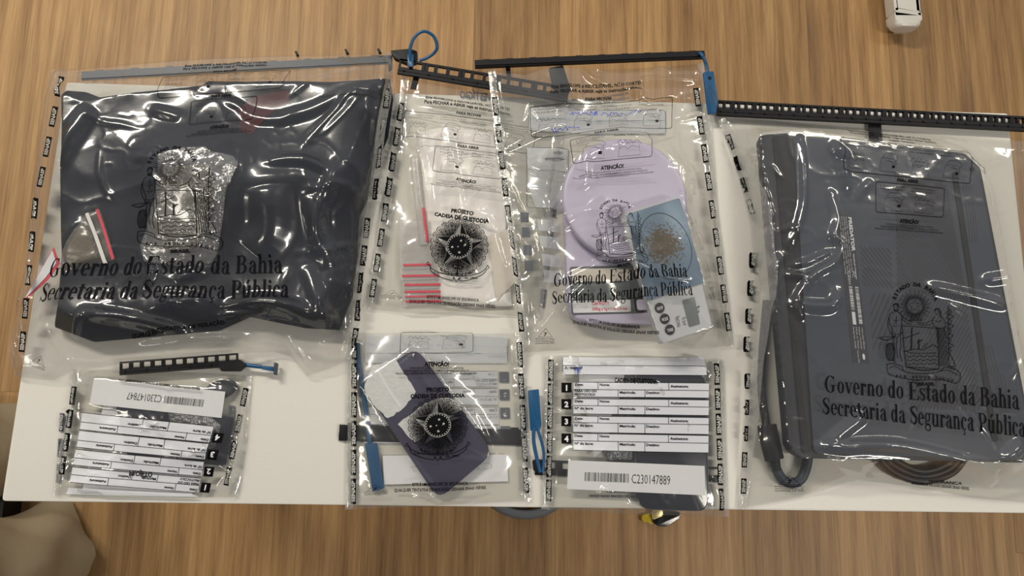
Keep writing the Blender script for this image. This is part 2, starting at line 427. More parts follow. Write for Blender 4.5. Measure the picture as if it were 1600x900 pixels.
class Ink:
    """flat print in a local frame, y downwards like a page"""
    def __init__(s): s.v = []; s.f = []
    def add(s, v, f):
        b = len(s.v); s.v += v; s.f += [tuple(i + b for i in t) for t in f]; return s
    def rect(s, x0, y0, x1, y1): return s.add([(x0, y0), (x1, y0), (x1, y1), (x0, y1)], [(0, 1, 2, 3)])
    def poly(s, pts): return s.add(list(pts), [tuple(range(len(pts)))])
    def stroke(s, pts, w, closed=False, smooth=0, taper=False):
        pts = [Vector((*p, 0)) for p in pts]
        if smooth: pts = spline(pts, smooth, closed)
        n = len(pts); v = []; f = []
        for i in range(n):
            a = pts[i - 1] if (i or closed) else pts[i]; b = pts[(i + 1) % n] if (i < n - 1 or closed) else pts[i]
            t = (b - a); t = t.normalized() if t.length else Vector((1, 0, 0))
            ww = w * (1 - i / (n - 1) * 0.8) if taper else (w[i * (len(w) - 1) // max(n - 1, 1)] if isinstance(w, list) else w)
            nx, ny = -t.y * ww / 2, t.x * ww / 2
            v += [(pts[i].x + nx, pts[i].y + ny), (pts[i].x - nx, pts[i].y - ny)]
        for i in range(n if closed else n - 1):
            j = (i + 1) % n
            f.append((2 * i, 2 * i + 1, 2 * j + 1, 2 * j))
        return s.add(v, f)
    def ring(s, cx, cy, rx, ry, irx, iry, a0=0, a1=360, n=20):
        v = []; f = []
        for i in range(n + 1):
            a = math.radians(a0 + (a1 - a0) * i / n); c, q = math.cos(a), -math.sin(a)
            v += [(cx + rx * c, cy + ry * q), (cx + irx * c, cy + iry * q)]
        f = [(2 * i, 2 * i + 1, 2 * i + 3, 2 * i + 2) for i in range(n)]
        return s.add(v, f)
    def disc(s, cx, cy, r, ry=None, n=14):
        ry = ry or r
        return s.poly([(cx + r * math.cos(2 * math.pi * i / n), cy + ry * math.sin(2 * math.pi * i / n)) for i in range(n)])
    def star(s, cx, cy, R, r, k=5, a0=-90):
        p = []
        for i in range(2 * k):
            a = math.radians(a0 + 180 * i / k); q = R if i % 2 == 0 else r
            p.append((cx + q * math.cos(a), cy + q * math.sin(a)))
        for i in range(0, 2 * k, 2):
            s.poly([(cx, cy), p[i - 1], p[i], p[i + 1]])
        return s
    def rrect(s, x0, y0, x1, y1, r, w):
        return s.stroke(rounded([(x0, y0), (x1, y0), (x1, y1), (x0, y1)], r, 4), w, True)
    def text(s, t, x, y, hgt, width=None, bold=0.02, anchor='l'):
        """baseline at y, cap height hgt; stretched to width if given"""
        v, f = text_mesh(t, bold)
        xs = [a[0] for a in v]; mn, mx = min(xs), max(xs)
        sy = hgt / 0.73; sx = width / (mx - mn) if width else sy * 0.95
        w = (mx - mn) * sx
        ox = x - (w if anchor == 'r' else w / 2 if anchor == 'c' else 0)
        return s.add([(ox + (a - mn) * sx, y - b * sy) for a, b in v], f)
    def arc_text(s, t, cx, cy, r, a0, a1, h, bold=0.03):
        n = len(t)
        for i, ch in enumerate(t):
            if ch == ' ': continue
            a = math.radians(a0 + (a1 - a0) * i / (n - 1))
            v, f = text_mesh(ch, bold)
            mxx = max(q[0] for q in v); mnx = min(q[0] for q in v); k = h / 0.73
            px, py = cx + r * math.cos(a), cy - r * math.sin(a)
            th = math.pi / 2 - a
            vv = []
            for q in v:
                lx, ly = (q[0] - (mxx + mnx) / 2) * k, -q[1] * k
                vv.append((px + lx * math.cos(th) - ly * math.sin(th), py + lx * math.sin(th) + ly * math.cos(th)))
            s.add(vv, f)
        return s
    def merge(s, o, box, to):
        """another ink's local box mapped into a rectangle of this one"""
        (a0, b0, a1, b1), (x0, y0, x1, y1) = box, to
        return s.add([(x0 + (x - a0) / (a1 - a0) * (x1 - x0), y0 + (y - b0) / (b1 - b0) * (y1 - y0)) for x, y in o.v], o.f)

# --- heavy serif lettering for the slogan, drawn glyph by glyph (y up, baseline 0, x-height .46)
def glyphs():
    G = {}
    S = 0.118
    def g(w): k = Ink(); k.w = w; return k
    def stem(k, x, y0, y1, top=False, bot=True, t=S):
        k.rect(x, y0, x + t, y1)
        if bot: k.rect(x - 0.045, y0, x + t + 0.045, y0 + 0.03)
        if top: k.poly([(x - 0.05, y1 - 0.035), (x + 0.01, y1 - 0.035), (x + t, y1), (x + 0.01, y1 - 0.005), (x - 0.05, y1 - 0.02)])
    def R(k, cx, cy, rx, ry, a0=0, a1=360, th=0.11, tv=0.03):
        v = []; n = 24
        for i in range(n + 1):
            a = math.radians(a0 + (a1 - a0) * i / n); c, q = math.cos(a), math.sin(a)
            v += [(cx + rx * c, cy + ry * q), (cx + (rx - th) * c, cy + (ry - tv) * q)]
        k.add(v, [(2 * i, 2 * i + 1, 2 * i + 3, 2 * i + 2) for i in range(n)])
    k = g(.44); R(k, .21, .23, .19, .24); G['o'] = k
    k = g(.40); R(k, .20, .23, .18, .24, 0, 315); k.rect(.08, .235, .36, .265); G['e'] = k
    k = g(.38); R(k, .20, .23, .18, .24, 50, 310); k.disc(.29, .36, .055); G['c'] = k
    k = g(.38); k.add(G['c'].v, G['c'].f); k.stroke([(.21, 0), (.20, -.06), (.26, -.10), (.20, -.16), (.13, -.15)], .035, smooth=4); G['ç'] = k
    k = g(.42); stem(k, .23, 0, .34, bot=False); R(k, .20, .33, .13, .14, 0, 150, .09, .03); k.disc(.10, .36, .05)
    R(k, .19, .13, .15, .14, 90, 300, .09, .03); k.stroke([(.22, .04), (.27, .10)], .04); k.stroke([(.19, .27), (.26, .29)], .03); k.stroke([(.28, .05), (.33, .0), (.40, .05)], .05, smooth=3); G['a'] = k
    k = g(.47); R(k, .20, .23, .17, .24, 20, 340); stem(k, .28, 0, .68, True, False); k.rect(.33, 0, .44, .03); G['d'] = k
    k = g(.46); stem(k, .06, 0, .68, True, False); R(k, .24, .23, .17, .24, -160, 160); G['b'] = k
    k = g(.36); stem(k, .06, 0, .46, True); k.stroke([(.14, .32), (.20, .43), (.27, .44)], .05, smooth=3); k.disc(.28, .39, .06); G['r'] = k
    def arch(k, x): 
        R(k, x, .30, .14, .17, 0, 130, .095, .04)
    k = g(.48); stem(k, .06, 0, .46, True); stem(k, .29, 0, .31); R(k, .25, .30, .14, .17, 0, 150, .10, .045); G['n'] = k
    k = g(.48); stem(k, .06, 0, .68, True); stem(k, .29, 0, .31); R(k, .25, .30, .14, .17, 0, 150, .10, .045); G['h'] = k
    k = g(.26); stem(k, .07, 0, .46, True); k.disc(.12, .60, .06); G['i'] = k
    k = g(.26); stem(k, .07, 0, .68, True); G['l'] = k
    k = g(.48); stem(k, .05, .14, .46, True, False); R(k, .19, .15, .14, .17, 180, 330, .10, .045); stem(k, .29, 0, .46, True, False); k.rect(.36, 0, .45, .03); G['u'] = k
    k = g(.48); k.add(G['u'].v, G['u'].f); k.poly([(.19, .53), (.24, .53), (.35, .66), (.25, .66)]); G['ú'] = k
    k = g(.32); stem(k, .08, .08, .58, False, False); k.rect(.0, .42, .29, .46); k.stroke([(.13, .10), (.16, .02), (.27, .06)], .06, smooth=3); G['t'] = k
    k = g(.44); k.poly([(.03, .44), (.14, .44), (.25, .13), (.22, 0), (.19, 0)]); k.poly([(.20, 0), (.24, 0), (.38, .44), (.34, .44)]); k.rect(0, .43, .18, .46); k.rect(.29, .43, .43, .46); G['v'] = k
    k = g(.42); R(k, .19, .31, .15, .16, 0, 360, .075, .03); k.stroke([(.27, .42), (.34, .45), (.40, .42)], .05, smooth=3)
    k.stroke([(.10, .17), (.07, .10), (.15, .06)], .05, smooth=3); R(k, .20, -.06, .18, .13, 0, 360, .06, .035); k.stroke([(.12, .055), (.28, .04), (.35, -.03)], .07, smooth=3); G['g'] = k
    k = g(.70); R(k, .33, .33, .30, .35, 45, 318, .12, .035); k.rect(.42, 0.05, .54, .30); k.rect(.36, .28, .62, .31); k.poly([(.50, .66), (.54, .66), (.54, .46), (.52, .46)]); G['G'] = k
    k = g(.62); stem(k, .09, 0, .66, False, True, .13); k.rect(.04, .63, .52, .66); k.poly([(.52, .66), (.52, .48), (.50, .48), (.44, .63)]); k.rect(.2, .33, .38, .36); k.poly([(.38, .24), (.40, .24), (.40, .45), (.38, .45)]); k.rect(.04, 0, .55, .03); k.poly([(.55, 0), (.57, .20), (.55, .20), (.46, .03)]); G['E'] = k
    k = g(.62); stem(k, .09, 0, .66, False, True, .13); k.rect(.04, .63, .3, .66); k.rect(.2, .335, .3, .365); k.rect(.2, 0, .3, .03); R(k, .30, .505, .21, .155, -90, 90, .115, .03); R(k, .31, .18, .25, .18, -90, 90, .125, .03); G['B'] = k
    k = g(.58); stem(k, .09, 0, .66, False, True, .13); k.rect(.04, .63, .3, .66); k.rect(.2, .29, .3, .32); R(k, .29, .475, .24, .185, -90, 90, .125, .03); G['P'] = k
    k = g(.50); k.stroke([(.40, .52), (.30, .645), (.17, .63), (.09, .53), (.15, .42), (.30, .30), (.39, .19), (.33, .05), (.20, .02), (.06, .14)], [.03, .04, .07, .10, .12, .13, .11, .08, .04, .03], smooth=4)
    k.poly([(.40, .67), (.43, .67), (.43, .45), (.41, .45)]); k.poly([(.04, .0), (.07, 0), (.06, .22), (.04, .22)]); G['S'] = k
    k = g(.36); k.stroke([(.29, .36), (.22, .445), (.12, .43), (.07, .36), (.11, .29), (.21, .22), (.28, .14), (.24, .04), (.15, .015), (.05, .10)], [.025, .03, .05, .08, .09, .10, .085, .06, .03, .025], smooth=4)
    k.poly([(.29, .46), (.315, .46), (.315, .31), (.295, .31)]); k.poly([(.03, .0), (.055, 0), (.045, .15), (.03, .15)]); G['s'] = k
    return G
GLY = glyphs()
def serif_text(k, t, x, y, h, width):
    tw = sum(GLY[c].w if c != ' ' else .22 for c in t)
    sx = width / tw; sy = h / 0.66; cx = x
    for c in t:
        if c == ' ': cx += .22 * sx; continue
        g = GLY[c]
        k.add([(cx + a * sx, y - b * sy) for a, b in g.v], g.f); cx += g.w * sx
def slogan():
    k = Ink()
    serif_text(k, 'Governo do Estado da Bahia', 4, 36, 35, 358)
    serif_text(k, 'Secretaria da Segurança Pública', 0, 84, 35, 372)
    return k, (0, 0, 372, 92)

# --- the state crest, drawn in the frame 100..570 x 215..775
def crest():
    k = Ink()
    k.arc_text('ESTADO DA BAHIA', 305, 345, 108, 158, 18, 21, 0.04)
    cx, cy = 305, 345
    for i in range(44):
        a = 2 * math.pi * i / 44
        r0 = 44 if i % 2 else 38; r1 = 92 if i % 2 else 76
        if 60 < math.degrees(a) < 120 and i % 2: r1 = 70
        c, s = math.cos(a), math.sin(a)
        k.stroke([(cx + r0 * c, cy + r0 * s), (cx + r1 * c, cy + r1 * s)], 5, taper=True)
    pts = []
    for i in range(10):
        a = math.radians(-90 + 36 * i); r = 40 if i % 2 == 0 else 17
        pts.append((cx + r * math.cos(a), cy + r * math.sin(a)))
    k.stroke(pts, 3, True)
    for i in range(9):
        k.stroke([(278 + i * 8, 428), (290 + i * 4.5, 385)], 4, taper=True)
    # shield with cross, boat, sea
    k.stroke([(237, 452), (428, 468), (434, 685), (258, 672)], 5, True)
    k.stroke([(290, 462), (286, 585)], 6); k.stroke([(246, 520), (330, 492)], 4)
    k.stroke([(326, 525), (326, 582)], 6); k.stroke([(318, 545), (345, 528)], 5); k.stroke([(345, 575), (372, 545), (362, 570)], 3)
    k.stroke([(246, 590), (310, 578), (345, 582), (372, 572), (402, 556), (428, 574)], 3.5, smooth=4)
    k.stroke([(254, 588), (300, 600), (420, 600)], 3, smooth=3)
    for yy in (612, 632, 652):
        k.stroke([(262 + i * 18, yy + (9 if i % 2 else 0)) for i in range(10)], 3, smooth=3)
    k.stroke([(258, 672), (345, 692), (434, 685)], 5, smooth=3)
    # man with hammer on the left
    k.ring(203, 352, 13, 17, 10.5, 14.5); k.stroke([(190, 350), (194, 337), (205, 333), (216, 340), (217, 352)], 6, smooth=3); k.stroke([(193, 362), (199, 374), (209, 374), (215, 362)], 6, smooth=3); k.stroke([(197, 350), (200, 350)], 2.5); k.stroke([(207, 350), (210, 350)], 2.5)
    body = [(188, 378), (172, 392), (168, 425), (178, 455), (188, 480), (184, 505), (196, 520), (190, 560), (196, 610), (190, 640), (206, 650)]
    k.stroke(body, 3.5, smooth=3)
    k.stroke([(214, 378), (232, 392), (236, 420), (232, 460), (228, 500), (232, 560), (226, 600), (238, 645)], 3.5, smooth=3)
    k.stroke([(232, 395), (262, 420), (290, 432)], 3.5, smooth=3); k.stroke([(236, 415), (262, 438), (286, 444)], 3, smooth=3)
    k.stroke([(190, 420), (205, 428), (222, 420)], 2.5, smooth=3); k.stroke([(206, 400), (206, 450)], 2.5); k.stroke([(190, 450), (206, 458), (224, 450)], 2.5, smooth=3)
    k.stroke([(186, 492), (210, 500), (238, 488), (216, 512), (196, 514)], 3, True, smooth=3)
    k.stroke([(212, 515), (208, 570), (214, 625)], 3, smooth=3)
    k.stroke([(170, 400), (160, 440), (172, 480), (182, 498)], 3, smooth=3)
    k.stroke([(115, 516), (160, 530), (205, 505)], 5, smooth=3); k.stroke([(120, 512), (200, 512)], 3)
    for i in range(7):
        k.stroke([(160 + i * 6, 545), (152 + i * 7, 590), (164 + i * 6, 640)], 3, smooth=3)
    k.ring(176, 592, 26, 48, 22, 44)
    # woman with spear on the right
    k.ring(424, 379, 11, 15, 8.5, 12.5); k.stroke([(418, 378), (421, 378)], 2.2); k.stroke([(428, 378), (431, 378)], 2.2); k.stroke([(410, 372), (424, 358), (440, 372), (444, 402)], 5, smooth=3)
    k.stroke([(412, 402), (400, 420), (405, 452), (425, 462)], 3, smooth=3); k.stroke([(436, 402), (458, 416), (468, 450), (462, 480), (478, 520)], 3, smooth=3)
    k.stroke([(400, 422), (360, 440), (318, 434)], 3, smooth=3); k.stroke([(405, 440), (362, 450), (320, 444)], 3, smooth=3)
    for i in range(6):
        k.stroke([(420 + i * 9, 462), (430 + i * 8, 560), (436 + i * 11, 668)], 3, smooth=3)
    k.stroke([(412, 425), (430, 432), (448, 425)], 2.5, smooth=3); k.stroke([(420, 462), (446, 470), (468, 455)], 3, smooth=3)
    k.stroke([(484, 345), (488, 640)], 4)
    for i in range(9):
        yy = 365 + i * 26
        k.stroke([(486, yy), (500 + (i % 2) * 12, yy + 12), (490, yy + 26)], 3.5, smooth=3); k.stroke([(486, yy + 8), (472, yy + 20), (484, yy + 30)], 3, smooth=3)
    k.stroke([(490, 600), (512, 640), (520, 672), (480, 668)], 4, smooth=3)
    # ribbon
    k.stroke([(158, 655), (156, 690), (175, 715), (255, 735), (350, 742), (440, 740), (520, 760), (545, 745), (550, 715), (530, 690), (490, 672)], 3.5, smooth=4)
    k.stroke([(158, 655), (190, 655), (235, 672), (255, 700), (350, 708), (430, 700), (470, 676), (520, 690)], 3.5, smooth=4)
    k.stroke([(165, 680), (200, 670), (255, 700)], 3, smooth=3); k.stroke([(430, 700), (480, 690), (540, 720)], 3, smooth=3)
    k.stroke([(280, 738), (300, 748), (330, 742)], 3); k.stroke([(405, 742), (420, 750), (440, 742)], 3)
    for i, ch in enumerate('PER ARDUA'):
        if ch != ' ': k.text(ch, 202 + i * 21, 730 + (i * 0.8), 16, bold=.03)
    for i, ch in enumerate('SURGO'):
        k.text(ch, 412 + i * 21, 738 + i * 4, 16, bold=.03)
    k.text('BRASIL', 365, 772, 17, width=92, bold=.05, anchor='c')
    return k, (100, 215, 570, 775)

# --- the national arms: frame -1.25..1.25
def arms():
    k = Ink()
    n = 26
    # leafy rosette: hatched rays with a notched rim, leaving the star open
    def star_r(a):
        q = (math.degrees(a) + 90) % 72; q = min(q, 72 - q)      # angle from the nearest tip
        A = math.radians(q); t, r = 0.95, 0.46; b = math.radians(36)
        # line from the tip (t at 0) to the notch (r at b)
        x1, y1, x2, y2 = t, 0, r * math.cos(b), r * math.sin(b)
        d = math.cos(A) * (y2 - y1) - math.sin(A) * (x2 - x1)
        return (x1 * (y2 - y1) - y1 * (x2 - x1)) / d
    T_ = 24
    for i in range(T_ * 5):
        a = 2 * math.pi * (i + .5) / (T_ * 5)
        tooth = 1.06 if (i % 5) in (1, 2, 3) else 0.97
        c, s = math.cos(a), math.sin(a); r0 = max(.54, star_r(a) + .035)
        if tooth - r0 < .02: continue
        k.stroke([(r0 * c, r0 * s), (tooth * c, tooth * s)], 0.030)
    pts = []
    for i in range(T_):
        for f, r in ((0, .98), (.15, 1.09), (.5, 1.12), (.85, 1.09)):
            a = 2 * math.pi * (i + f) / T_; pts.append((r * math.cos(a), r * math.sin(a)))
    k.stroke(pts, 0.03, True)
    for i in range(36):
        a = 2 * math.pi * i / 36; r0 = max(.62, star_r(a) + .06)
        if r0 < .86: k.stroke([(r0 * math.cos(a), r0 * math.sin(a)), (.92 * math.cos(a + .12), .92 * math.sin(a + .12))], 0.022)
    return k, (-1.25, -1.25, 1.25, 1.25)
def arms_star_light():
    k = Ink(); k.star(0, 0, 0.95, 0.46); return k, (-1.25, -1.25, 1.25, 1.25)
def arms_star():
    k = Ink()
    for i in range(5):
        a = math.radians(-90 + 72 * i); b = a + math.radians(36); c = a - math.radians(36)
        tip = (0.95 * math.cos(a), 0.95 * math.sin(a))
        k.poly([(0, 0), tip, (0.46 * math.cos(b), 0.46 * math.sin(b))])
        k.stroke([(0.46 * math.cos(c), 0.46 * math.sin(c)), tip, (0.46 * math.cos(b), 0.46 * math.sin(b))], 0.025)
    k.disc(0, 0, 0.50, n=28)
    # sword hilt and ribbon
    k.stroke([(0, 0.5), (0, 1.2)], 0.07); k.ring(-.1, .82, .1, .1, .06, .06); k.ring(.1, .82, .1, .1, .06, .06)
    k.stroke([(-1.15, .70), (-1.0, .95), (-.6, 1.12), (0, 1.2), (.6, 1.12), (1.0, .92), (1.15, .68)], .03, smooth=4)
    k.stroke([(-1.05, .86), (-.98, 1.1), (-.55, 1.3), (-.15, 1.38), (-.12, 1.24), (0, 1.42), (.12, 1.24), (.15, 1.38), (.6, 1.28), (1.0, 1.05), (1.12, .86)], .03, smooth=4)
    k.stroke([(-1.15, .70), (-1.22, .80), (-1.05, .86)], .03); k.stroke([(1.15, .68), (1.22, .78), (1.12, .86)], .03)
    k.arc_text('REPÚBLICA FEDERATIVA DO BRASIL', 0, -0.05, 1.16, 237, 303, 0.085, 0.04)
    k.text('15 de Novembro', -.9, 1.16, .085, width=.7, bold=.03); k.text('de 1889', .3, 1.28, .085, width=.5, bold=.03)
    return k, (-1.25, -1.25, 1.25, 1.25)
def arms_dots():
    k = Ink()
    for i in range(27):
        a = 2 * math.pi * i / 27
        k.disc(.43 * math.cos(a), .43 * math.sin(a), .022, n=6)
    for x, y, r in ((.05, -.22, .06), (.22, -.05, .06), (-.05, .02, .035), (-.27, .05, .06), (.02, .25, .06), (.18, .0, .02)):
        k.star(x, y, r, r * .42)
    k.ring(0, 0, .49, .49, .475, .475, n=32)
    return k, (-1.25, -1.25, 1.25, 1.25)

def hand_sketch(k, x, y, w, h, v=0):
    a = lambda p, q: (x + p * w, y + q * h)
    k.stroke([a(.05, .95), a(.12, .35), a(.3, .28), a(.7, .28), a(.88, .35), a(.95, .95), a(.05, .95)], 1.4)
    if v % 2 == 0:
        k.stroke([a(.0, .3), a(.15, .1), a(.25, .3), a(.35, .12), a(.45, .32), a(.55, .12), a(.65, .34), a(.8, .15), a(1.0, .4)], 1.6, smooth=3)
        k.stroke([a(.1, .55), a(.3, .45), a(.45, .6), a(.6, .45), a(.9, .55)], 1.5, smooth=3)
    else:
        k.stroke([a(.2, .3), a(.35, .05), a(.8, .05), a(1.0, .25), a(.8, .45), a(.4, .4)], 1.6, smooth=3)
        k.stroke([a(.55, .3), a(.75, .55), a(.95, .5)], 1.5, smooth=3); k.rect(*a(.7, .62), *a(.85, .75))
def instructions():
    """heading, closing and opening boxes, warning: frame 285..1055 x 215..790"""
    k = Ink()
    k.text('Este ENVELOPE é REUTILIZÁVEL, NÃO CORTE!', 400, 268, 17, width=480, bold=.035)
    k.text('Para FECHAR e ABRIR veja as instruções abaixo.', 395, 294, 17, width=495, bold=.035)
    k.text('PARA FECHAR', 655, 336, 17, width=145, bold=.04, anchor='c')
    k.rrect(288, 352, 1052, 512, 14, 3)
    tx = [('1. Enrosque o fecho', 'para prender os pinos'), ('2. Dobre o fecho, encaixando', 'os pinos e puxe a trava'), ('3. Coloque o lacre no', 'orifício no final do fecho'), ('4. Certifique-se de que o lacre', 'esteja bem fechado e travado')]
    for i, (a, b) in enumerate(tx):
        k.text(a, 312 + i * 185, 372, 9, width=150, bold=.0); k.text(b, 312 + i * 185, 387, 9, width=140, bold=.0)
        hand_sketch(k, 320 + i * 188, 400, 110, 98, i)
    k.text('PARA ABRIR', 680, 538, 17, width=125, bold=.04, anchor='c')
    k.rrect(490, 548, 905, 695, 14, 3)
    for i, (a, b) in enumerate([('1. Puxe o lacre do', 'fecho para rompê-lo'), ('2. Empurre a trava e', 'levante o fecho')]):
        k.text(a, 520 + i * 185, 568, 9, width=140, bold=0); k.text(b, 520 + i * 185, 583, 9, width=130, bold=0)
        hand_sketch(k, 530 + i * 190, 592, 130, 95, i + 1)
    k.text('ATENÇÃO!', 695, 738, 19, width=120, bold=.05, anchor='c')
    k.text('O PROCESSO DE LACRAÇÃO DO ENVELOPE É DE SUA TOTAL', 700, 752, 8, width=300, bold=.01, anchor='c')
    k.text('RESPONSABILIDADE, APÓS O FECHAMENTO VERIFIQUE SE TODOS OS', 700, 764, 8, width=360, bold=.01, anchor='c')
    k.text('PINOS ESTÃO PERFEITAMENTE ENCAIXADOS NOS ORIFÍCIOS DA FECHADURA.', 700, 776, 8, width=430, bold=.01, anchor='c')
    return k, (285, 215, 1055, 790)
def footer():
    k = Ink()
    k.text('ESTE É UM ENVELOPE DE SEGURANÇA.', 215, 20, 15, width=260, bold=.03, anchor='c')
    k.text('QUALQUER TENTATIVA DE VIOLAÇÃO DEIXARÁ SINAIS VISÍVEIS.', 215, 46, 15, width=430, bold=.03, anchor='c')
    return k, (0, 0, 430, 50)
def recycle_mark():
    k = Ink()
    k.stroke([(50, 5), (90, 62), (10, 62)], 4, True); k.text('7', 50, 54, 24, bold=.03, anchor='c')
    for i, t in enumerate(('EVOLUÇÃO DO VIDRO', 'www.senasp.gov.br', 'certificado iso 9001')):
        k.text(t, 50, 78 + i * 13, 8, width=110, bold=.02, anchor='c')
    return k, (-5, 0, 105, 106)
SIGN_ROWS = ((178, 213, 250), (257, 290, 331), (339, 371, 418), (421, 456, 502))
def form_panels(rows=True, top=True):
    k = Ink()
    if top: k.rect(182, 55, 845, 142)
    if rows:
        for a, b, c in SIGN_ROWS:
            k.rect(230, a, 858, c - 2)
    return k, (170, 50, 865, 510)
def form_ink(top=True):
    k = Ink()
    if top:
        k.stroke([(182, 55), (182, 128), (194, 142), (845, 142)], 2); k.stroke([(182, 97), (845, 97)], 2)
        k.text('Assinatura:', 190, 114, 13, width=80, bold=.03)
    for i, (a, b, c) in enumerate(SIGN_ROWS):
        c -= 2
        k.stroke([(230, a), (858, a), (858, c), (230, c)], 2.2, True)
        k.stroke([(230, b), (858, b)], 2.2)
        k.stroke([(342, a), (342, b)], 2); k.stroke([(668, a), (668, b)], 2)
        k.stroke([(435, b), (435, c)], 2); k.stroke([(558, b), (558, c)], 2)
        k.text('Data:', 236, a + 17, 12, width=38, bold=.025); k.text('Nome:', 350, a + 17, 12, width=46, bold=.025)
        k.text('Assinatura:', 676, a + 22, 12, width=84, bold=.025)
        if i: k.text('Nº do lacre:', 236, b + 18, 12, width=84, bold=.025)
        else:
            k.text('PARA USO DO', 234, b + 12, 12, width=102, bold=.025); k.text('PROTOCOLO', 234, b + 29, 12, width=94, bold=.025)
        k.text('Matrícula:', 442, b + 18, 12, width=72, bold=.025); k.text('Destino:', 564, b + 18, 12, width=62, bold=.025)
        k.rect(176, a + 2, 221, a + 50)
    return k, (170, 50, 865, 510)
def form_digits():
    k = Ink()
    for i, (a, b, c) in enumerate(SIGN_ROWS):
        k.text(str(i + 1), 199, a + 40, 27, bold=.04, anchor='c')
    return k, (170, 50, 865, 510)
def barcode(code, frame=(0, 0, 640, 150), lx=80):
    k = Ink(); rs = random.Random(5); x = lx
    while x < lx + 208:
        w = rs.choice((2, 2, 3, 5)); k.rect(x, 52, x + w, 98); x += w + rs.choice((2, 3, 3, 5))
    k.text(code, lx + 220, 100, 50, width=180, bold=-.005)
    return k, frame

def bilin(q, u, v):
    (a, b, c, d) = [np.array(p, float) for p in q]
    u = np.asarray(u)[..., None]; v = np.asarray(v)[..., None]
    return a * (1 - u) * (1 - v) + b * u * (1 - v) + c * u * v + d * (1 - u) * v

def hit_corner(b, q, h0):
    d = Vector(dirs(q[0], q[1])); r = b.ray_cast(Vector((CAM.x, CAM.y, CAM.z - T)), d)
    if r[0] is not None: return (r[0].x, r[0].y)
    x, y = XY(q[0], q[1], h0); return (float(x), float(y))
def ink_mesh(jobs, zfun, h0, off, maxlen=0.004, tree=None):
    """jobs: (ink, frame, quad TL TR BR BL in image points). Returns a mesh lying on zfun."""
    bm = bmesh.new()
    for (ink, fr), quad in jobs:
        vx = np.array([p[0] for p in ink.v]); vy = np.array([p[1] for p in ink.v])
        uu, vv_ = (vx - fr[0]) / (fr[2] - fr[0]), (vy - fr[1]) / (fr[3] - fr[1])
        if tree is not None and fr != (0, 0, 1600, 900):
            w_ = bilin([hit_corner(tree, q, h0) for q in quad], uu, vv_); x, y = w_[:, 0], w_[:, 1]
        else:
            px = bilin(quad, uu, vv_); x, y = XY(px[:, 0], px[:, 1], h0)
        vs = [bm.verts.new((float(a), float(b), 0)) for a, b in zip(x, y)]
        for f in ink.f:
            try: bm.faces.new([vs[i] for i in f])
            except ValueError: pass
    for _ in range(4):
        es = [e for e in bm.edges if e.calc_length() > maxlen]
        if not es: break
        bmesh.ops.subdivide_edges(bm, edges=es, cuts=1, use_grid_fill=True)
    bmesh.ops.triangulate(bm, faces=[f for f in bm.faces if len(f.verts) > 4])
    co = np.array([v.co[:] for v in bm.verts])
    z = T + zfun(co[:, 0], co[:, 1]) + off
    for v, zz in zip(bm.verts, z): v.co.z = zz
    for f in bm.faces:
        f.normal_update()
        if f.normal.z < 0: f.normal_flip()
    me = bpy.data.meshes.new('ink'); bm.to_mesh(me); bm.free()
    return me

# ------------------------------------------------------------------ evidence bags
def resample(pts, n):
    p = np.array(pts, float); d = np.r_[0, np.cumsum(np.hypot(*np.diff(p, axis=0).T))]
    t = np.linspace(0, d[-1], n)
    return np.stack([np.interp(t, d, p[:, 0]), np.interp(t, d, p[:, 1])], -1)

